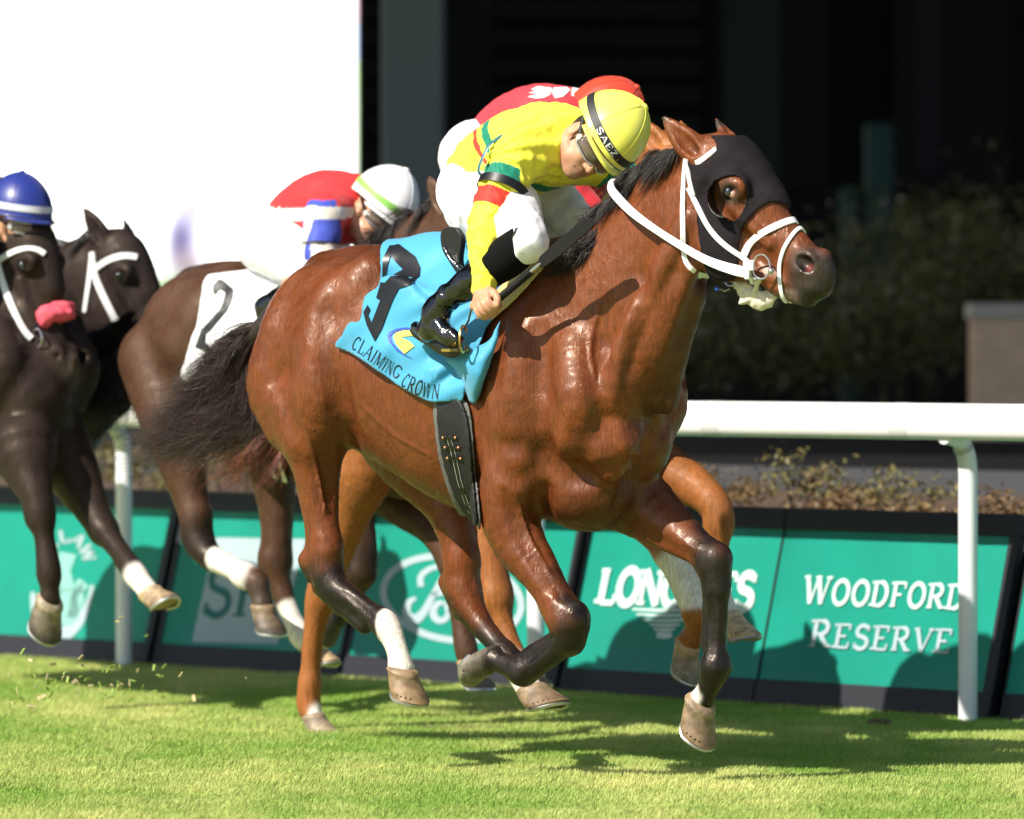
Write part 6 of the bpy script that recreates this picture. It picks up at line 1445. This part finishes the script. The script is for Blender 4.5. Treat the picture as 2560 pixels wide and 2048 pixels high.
def others():
    DK = (.024, .016, .013); BR = (.062, .028, .016); blk = (.008, .006, .006); whit = (.72, .68, .62); CH = (.27, .092, .024)
    # ---- chestnut just behind the leader
    f2 = Frame(-.02, 19.55, 45); g = lambda *a: list(a)
    legs = [
        (g((900, 1060, .12), (905, 1170, .14), (880, 1260, .15), (850, 1360, .15), (822, 1430, .15)), [.15, .12, .085, .062, .052]),
        (g((822, 1425, .15), (812, 1480, .15), (792, 1540, .15), (780, 1620, .15), (774, 1710, .15)), [.052, .062, .044, .036, .036]),
        (g((792, 1470, .15), (790, 1520, .15)), [.030, .026]),
        (g((774, 1710, .15), (772, 1762, .15), (785, 1795, .15)), [.036, .044, .034]),
        (g((980, 1060, -.1), (1120, 1230, -.13), (1205, 1350, -.14), (1232, 1430, -.14), (1240, 1490, -.14)), [.15, .11, .072, .056, .058]),
        (g((1240, 1490, -.14), (1258, 1560, -.14), (1288, 1630, -.14), (1300, 1665, -.14)), [.056, .038, .034, .044]),
        (g((1560, 1120, -.10), (1660, 1180, -.13), (1740, 1220, -.14), (1790, 1268, -.14), (1797, 1310, -.14)), [.12, .095, .068, .055, .05]),
        (g((1797, 1310, -.14), (1796, 1400, -.14), (1800, 1480, -.14), (1812, 1530, -.14)), [.044, .034, .036, .044]),
        (g((1500, 1180, .13), (1590, 1270, .14), (1650, 1340, .14), (1676, 1380, .14)), [.11, .085, .062, .055]),
        (g((1676, 1380, .14), (1702, 1425, .14), (1728, 1490, .14), (1742, 1530, .14)), [.056, .056, .052, .046]),
        (g((1742, 1530, .14), (1740, 1570, .14), (1722, 1605, .14)), [.044, .034, .040]),
    ]
    marks = [(g((1660, 1370, .14), (1700, 1420, .14), (1738, 1500, .14)), [.05, .07, .06], whit, .008), (g((785, 1775, .15), (800, 1800, .15)), [.030, .045], whit, .01), (g((1806, 1500, -.14), (1820, 1545, -.14)), [.05, .06], whit, .015), (g((1285, 1650, -.14), (1310, 1690, -.14)), [.05, .05], whit, .01)]
    tl = [[(690, 1000, 0), (650, 1060, 0), (590, 1090, 0), (540, 1110, .02), (505, 1150, .02)], [(690, 1010, 0), (650, 1080, 0), (600, 1130, 0), (565, 1170, .02), (545, 1195, .02)], [(700, 1020, 0), (690, 1080, 0), (660, 1130, 0), (630, 1165, 0), (600, 1190, 0)], [(705, 1030, 0), (712, 1080, 0), (700, 1120, 0), (670, 1150, 0), (650, 1180, 0)]]
    H2, S2, b2, p2, q2, fh2 = runner('bright chestnut racehorse running close behind the leading bay, one hind hoof planted', f2, ((1250, 905), .86), 40, ((1652, 412), .86, 4), legs, {'base': CH}, marks, (1200, 900),
        [((782, 1792, .15), dn(.2, 1), dn(1, -.1), (.2, .15, .1), (.35, .28, .18), .9), ((1818, 1540, -.14), dn(.25, 1), dn(1, -.1), (.55, .42, .26), (.5, .36, .2), 1.), ((1718, 1608, .14), dn(-.75, 1), dn(.8, .7), (.38, .24, .13), (.16, .14, .13), .95), ((1304, 1672, -.14), dn(.3, 1), dn(1, -.2), (.3, .22, .13), (.2, .15, .1), .9)],
        tail=(tl, 1500, ((.07, .02, .012), (.24, .075, .035)), .016), hair=((.10, .035, .015), (.22, .08, .03)), mat_=M_coat_soft)
    for _s, (x0, y0, x1, y1) in (('girth', (1120, 900, 1150, 1250)),): pass
    # its saddle cloth, pink and hardly seen, and its rider
    def feather(V, C, P):
        X = proj(V); return C
    def xtra(T, P):
        vb = bvh_of(np.array([v.co+root_loc(bpy.data.objects[s_n]) for v in bpy.data.objects[s_n].data.vertices]), [list(f.vertices) for f in bpy.data.objects[s_n].data.polygons])
    T, P, sb, _ = rider('rider in red silks with white feathers and red cap, behind the yellow rider', f2, dict(pelvis=(1232, 395, 0), back=[(1275, 336, 0), (1345, 313, 0), (1425, 316, 0)], head=(1496, 312, 0), shN=(1370, 320, .17), elN=(1400, 440, .27), wrN=(1480, 520, .2), shF=(1470, 340, -.17), elF=(1500, 450, -.25), wrF=(1520, 540, -.12), knN=(1330, 530, .26), knF=(1420, 520, -.26), anN=(1180, 660, .30)), (.62, .035, .05), None, cap=(.62, .05, .02), F=(.35, -.35, -.85), U=(.72, -.2, .66))
    mb = MB()
    for pc in ([(x, y+4) for x, y in q_] for q_ in ([(1328, 222), (1345, 214), (1378, 218), (1382, 224), (1352, 226)], [(1322, 231), (1340, 225), (1384, 226), (1372, 233), (1345, 232)], [(1320, 240), (1342, 234), (1380, 233), (1362, 242), (1340, 244)], [(1384, 218), (1416, 216), (1426, 223), (1408, 240), (1388, 244), (1382, 232)], [(1430, 217), (1454, 221), (1462, 232), (1444, 250), (1438, 240), (1428, 238)])): decal_poly(mb, sb, pc, .004, step=5)
    if mb.V: mb.out('feather_print', bpy.data.objects[[o.name for o in T.children if o.name.startswith('silks')][0]], mat('white print', (.75, .72, .72), .6))
    tick('chestnut')
    # ---- number two, dark bay
    f3 = Frame(-.90, 21.0, 45)
    legs = [
        (g((395, 900, .12), (425, 1020, .15), (450, 1130, .16), (470, 1220, .16), (490, 1290, .16)), [.15, .13, .10, .072, .058]),
        (g((490, 1290, .16), (495, 1345, .16), (522, 1390, .16), (570, 1415, .16), (612, 1440, .16)), [.054, .062, .050, .042, .040]),
        (g((612, 1440, .16), (640, 1455, .16), (652, 1490, .16), (656, 1515, .16)), [.046, .048, .038, .044]),
        (g((640, 1000, -.1), (670, 1120, -.13), (688, 1230, -.14), (692, 1330, -.14), (688, 1400, -.14)), [.15, .11, .076, .060, .062]),
        (g((688, 1400, -.14), (702, 1470, -.14), (728, 1540, -.14), (752, 1590, -.14), (775, 1615, -.14)), [.058, .044, .036, .044, .036]),
        (g((840, 1180, .13), (880, 1290, .14), (905, 1380, .14), (902, 1430, .14)), [.12, .08, .056, .058]),
        (g((902, 1430, .14), (880, 1490, .14), (850, 1530, .14)), [.05, .036, .042]),
        (g((900, 1160, -.12), (1010, 1260, -.14), (1090, 1330, -.14), (1130, 1420, -.14), (1150, 1540, -.14), (1165, 1620, -.14), (1172, 1650, -.14)), [.12, .085, .062, .05, .036, .044, .038])]
    marks = [(g((500, 1350, .16), (540, 1400, .16)), [.09, .07], blk, .05), (g((556, 1400, .16), (600, 1432, .16), (628, 1450, .16)), [.062, .062, .05], whit, .006), (g((645, 1470, .16), (656, 1520, .16)), [.05, .06], (.045, .032, .026), .02), (g((728, 1540, -.14), (770, 1612, -.14)), [.065, .07], whit, .01), (g((310, 800, 0), (345, 920, 0), (380, 1050, .05)), [.10, .13, .09], blk, .08), (g((500, 700, 0), (390, 735, 0)), [.08, .09], (.02, .012, .01), .06), (g((900, 1400, .14), (850, 1530, .14)), [.08, .08], blk, .04)]
    tl = [[(318, 800, 0), (268, 840, 0), (200, 890, .03), (130, 930, .05), (50, 950, .06)], [(318, 830, 0), (270, 890, 0), (200, 940, .03), (120, 985, .05), (30, 1010, .06)], [(322, 860, 0), (290, 930, 0), (230, 975, .03), (150, 1020, .05), (60, 1060, .06)], [(326, 890, 0), (330, 960, 0), (350, 1010, 0), (372, 1040, 0)]]
    H3, S3, b3, p3, q3, fh3 = runner('dark bay racehorse with white cloth numbered 2, running between the leader and the black horses', f3, ((800, 935), .82), 45, ((1112, 560), .80, 12), legs, {'base': BR}, marks, (700, 900),
        [((656, 1515, .16), dn(-.1, 1), dn(1, .2), (.20, .14, .08), (.06, .05, .04), 1.), ((778, 1618, -.14), dn(.35, 1), dn(1, -.3), (.40, .30, .18), (.36, .25, .14), .95), ((848, 1535, .14), dn(-1, .2), dn(-.3, 1), blk, (.05, .04, .03), .9), ((1172, 1655, -.14), dn(.0, 1), dn(1, .1), (.30, .20, .10), (.10, .09, .08), 1.)],
        tail=(tl, 3600, ((.004, .003, .004), (.022, .012, .012)), .03), neck=[(g((990, 850, 0), (1040, 740, 0), (1075, 660, 0), (1100, 620, 0)), [.30, .24, .18, .14])])
    cl = [(514, 690), (560, 680), (640, 670), (760, 650), (860, 660), (900, 720), (860, 800), (800, 880), (700, 950), (600, 985), (520, 975), (452, 948), (462, 900), (474, 850), (490, 812), (500, 750)]
    V, Q = sheet(S3, (f3.p(520, 1100, 0), f3.p(1120, 560, 0)), .011, .016, side_clip(f3, cl, 677, 2), lambda P: .005*wav(P*22)+.004*wav(P*44)); o = part('saddle_cloth', H3, V, Q, M_whitecloth, True); md = o.modifiers.new('th', 'SOLIDIFY'); md.thickness = .004
    cb = bvh_of(V, Q); mb = MB(); Z1 = lambda L: [(.4637*a, 350+.4637*b) for a, b in L]
    for pc in ([(1155, 830), (1152, 790), (1180, 760), (1200, 762), (1258, 808), (1200, 815), (1185, 805), (1170, 828)], [(1200, 790), (1258, 808), (1256, 850), (1228, 930), (1178, 985), (1178, 940), (1205, 890), (1214, 835)], [(1178, 930), (1225, 935), (1140, 1030), (1092, 1070), (1085, 1030)], [(1092, 1015), (1120, 1030), (1115, 1090), (1150, 1130), (1130, 1150), (1060, 1120), (1066, 1090)]): decal_poly(mb, cb, Z1(pc), .010, step=6)
    mb.out('number_two', o, M_ink, True)
    gl = [(655, 1075), (690, 1070), (705, 1140), (722, 1210), (706, 1220), (680, 1160)]
    V, Q = sheet(S3, (f3.p(700, 1300, 0), f3.p(900, 1000, 0)), .011, .018, side_clip(f3, [(640, 1060), (676, 1056), (700, 1130), (722, 1215), (700, 1225), (668, 1160)], 677, 2)); part('girth', H3, V, Q, mat('webbing', (.018, .019, .022)), True)
    gb = bvh_of(V, Q)
    for pth in ([(648, 1075), (664, 1130), (690, 1190), (700, 1215)], [(672, 1070), (690, 1120), (704, 1165), (714, 1200)]):
        K = [hit(gb, x, y, .006) for x, y in pth]; K = [k for k in K if k[0] is not None]
        if len(K) > 2: mb = MB(); ribbon(mb, [k[0] for k in K], [k[1] for k in K], .016, .004); mb.out('girth_edge', H3, M_white, True)
    def red3(V, C, P):
        X = proj(V); ax = unit(P['back'][-1]-P['pelvis']); torso = seg_d(V, P['pelvis'], P['back'][-1], .0, .0); arm = np.minimum(seg_d(V, P['shN']+fr3*.03, P['elN'], 0, 0), seg_d(V, P['elN'], P['wrN'], 0, 0)) < .080
        st = (X[:, 1] > 520+(X[:, 0]-700)*-.012) & (X[:, 1] < 556+(X[:, 0]-700)*-.06); C[st] = (.78, .76, .74)
        C[arm & (X[:, 1] > 500)] = (.045, .075, .42); m = arm & (np.abs(((V-P['shN'])@f3.f)-.01) < .028); C[m & (X[:, 1] > 515)] = (.72, .68, .60)
        C[arm & (X[:, 1] > 518) & (X[:, 1] < 548)] = (.62, .58, .50); C[arm & (X[:, 1] > 612) & (X[:, 1] < 700) & (X[:, 0] > 776)] = (.62, .58, .50); C[arm & (np.abs(X[:, 1]-607) < 5)] = (.02, .02, .02); return C
    fr3 = f3.r
    T, P, sb, pbv = rider('rider in red silks with white stripe, blue sleeves and white cap behind the bay rump', f3, dict(pelvis=(712, 600, 0), back=[(755, 545, 0), (815, 520, 0), (872, 522, 0)], head=(944, 530, 0), shN=(815, 535, .19), elN=(800, 640, .27), wrN=(860, 700, .26), shF=(900, 560, -.17), elF=(950, 610, -.22), wrF=(965, 640, -.16), knN=(800, 690, .27), anN=(668, 770, .30), knF=(850, 660, -.25)), (.60, .025, .03), red3, cap=(.80, .79, .80), band=(.22, .50, .09), boot=(.55, .22, .07), F=(.40, -.68, -.55), U=(.58, -.12, .80))
    mb = MB(); rr = random.Random(5)
    for i in range(9):
        x = 690+i*6.5; y = 592+i*3.5; K = [hit(pbv, x+a, y+b, .003) for a, b in ((0, 8), (2, 0), (5, -8))]
        if all(k[0] is not None for k in K): mb.tube([k[0] for k in K], .0018, 4)
    if mb.V: mb.out('side_writing', T, M_ink, True)
    tick('number two')
    # ---- black horse at the left edge
    f4 = Frame(-2.05, 21.6, 50)
    legs = [
        (g((60, 1120, .12), (75, 1190, .14), (92, 1240, .15), (100, 1290, .15)), [.13, .085, .062, .056]), (g((100, 1285, .15), (112, 1350, .15), (122, 1430, .15), (124, 1470, .15), (124, 1500, .15)), [.052, .038, .048, .036, .042]),
        (g((130, 1100, -.08), (185, 1190, -.12), (228, 1270, -.13), (258, 1325, -.13)), [.14, .10, .068, .056]), (g((258, 1325, -.13), (298, 1378, -.13), (338, 1436, -.13), (352, 1456, -.13), (372, 1480, -.13)), [.05, .040, .046, .040, .040])]
    marks = [(g((343, 1440, -.13), (372, 1482, -.13)), [.052, .06], whit, .012), (g((165, 1160, -.12), (205, 1215, -.13)), [.05, .05], (.055, .032, .024), .05), (g((102, 655, .03), (106, 690, .03)), [.012, .016], (.55, .5, .42), .008)]
    nk = [(g((-30, 900, 0), (-30, 800, 0), (-22, 700, 0), (0, 640, 0)), [.33, .27, .20, .16]), (g((50, 1000, 0), (20, 900, 0), (-10, 800, 0)), [.26, .24, .2])]
    H4, S4, b4, p4, q4, fh4 = runner('black racehorse at the left edge with white star, white bridle and pink nose pad', f4, ((-200, 885), .80), 36, ((14, 588), .93, 27), legs, {'base': DK, 'muzzle': (.07, .055, .04)}, marks, (60, 900),
        [((124, 1502, .15), dn(-.9, .9), dn(.7, .9), (.30, .24, .16), (.02, .018, .015), 1.15), ((374, 1484, -.13), dn(.75, 1), dn(1, -.7), (.40, .30, .18), (.28, .19, .11), 1.)], neck=nk, mat_=M_coat_dark)
    straps(H4, b4, fh4, [('brow_band', [(-14, 668), (0, 650), (30, 632), (62, 624), (95, 626), (111, 636)], .022, False), ('cheek_strap', [(-8, 640), (2, 690), (18, 740), (38, 790), (60, 830), (78, 848)], .026, False)])
    straps(H4, b4, fh4, [('nose_strap', [(85, 822), (110, 805), (140, 790), (170, 786)], .018, False)], M_black)
    ps = Shape(f4); c0, _n = hit(b4, 145, 785, .0); 
    if c0 is not None:
        ps.ell(c0, (.05, .07, .035), .02); ps.ell(c0+f4.r*.06-f4.u*.01, (.03, .03, .045), .02); ps.ell(c0-f4.r*.02+f4.u*.03, (.035, .05, .02), .02)
        V, Q = ps.build(.008, disp=lambda P: .006*wav(P*60)); part('nose_pad', H4, V, Q, mat('pink fleece', (.72, .09, .13), .8), True)
    c1, n1 = hit(b4, 92, 850, .01)
    if c1 is not None: mb = MB(); mb.ring(c1, f4.f*.03, f4.u*.036, .004, 20, 6); mb.out('bit_ring', H4, M_steel, True)
    rider('rider in blue cap with white band crouched behind the black horse\'s ears', f4, dict(pelvis=(-220, 640, 0), back=[(-150, 590, 0), (-90, 570, 0), (-40, 575, 0)], head=(44, 552, 0), shN=(-60, 600, .17), elN=(-110, 720, .27), wrN=(-90, 780, .2), shF=(10, 620, -.17), elF=(60, 700, -.22), wrF=(70, 730, -.1), knN=(-120, 760, .27)), (.03, .06, .40), None, cap=(.012, .026, .20), band=(.55, .56, .62), F=(.72, -.62, -.30), U=(.12, -.10, .98))
    tick('left black')
    # ---- second black horse, head between the others
    f5 = Frame(-1.62, 22.4, 48)
    nk = [(g((90, 920, 0), (120, 830, 0), (160, 750, 0), (210, 690, 0)), [.30, .25, .20, .15])]
    H5, S5, b5, p5, q5, fh5 = runner('black-brown racehorse with white bridle, head seen between the left horse and number 2', f5, ((-60, 900), .74), 30, ((250, 636), .78, 14), [(g((20, 1050, .1), (60, 1150, .12), (90, 1230, .12)), [.12, .08, .06])], {'base': (.022, .015, .013), 'muzzle': (.05, .04, .035)}, [], (150, 900), [], neck=nk, mat_=M_coat_dark)
    straps(H5, b5, fh5, [('brow_band', [(240, 672), (262, 656), (290, 644), (318, 640), (342, 644)], .026, False), ('cheek_strap', [(232, 632), (236, 680), (250, 720), (268, 760), (285, 795), (300, 825)], .028, False), ('throat_latch', [(232, 632), (226, 690), (218, 750), (214, 780)], .020, False)])
    tick('second black')
H, S, V, Q = lead_horse(); lead_tack(H, S, V, Q); lead_rider(); others()
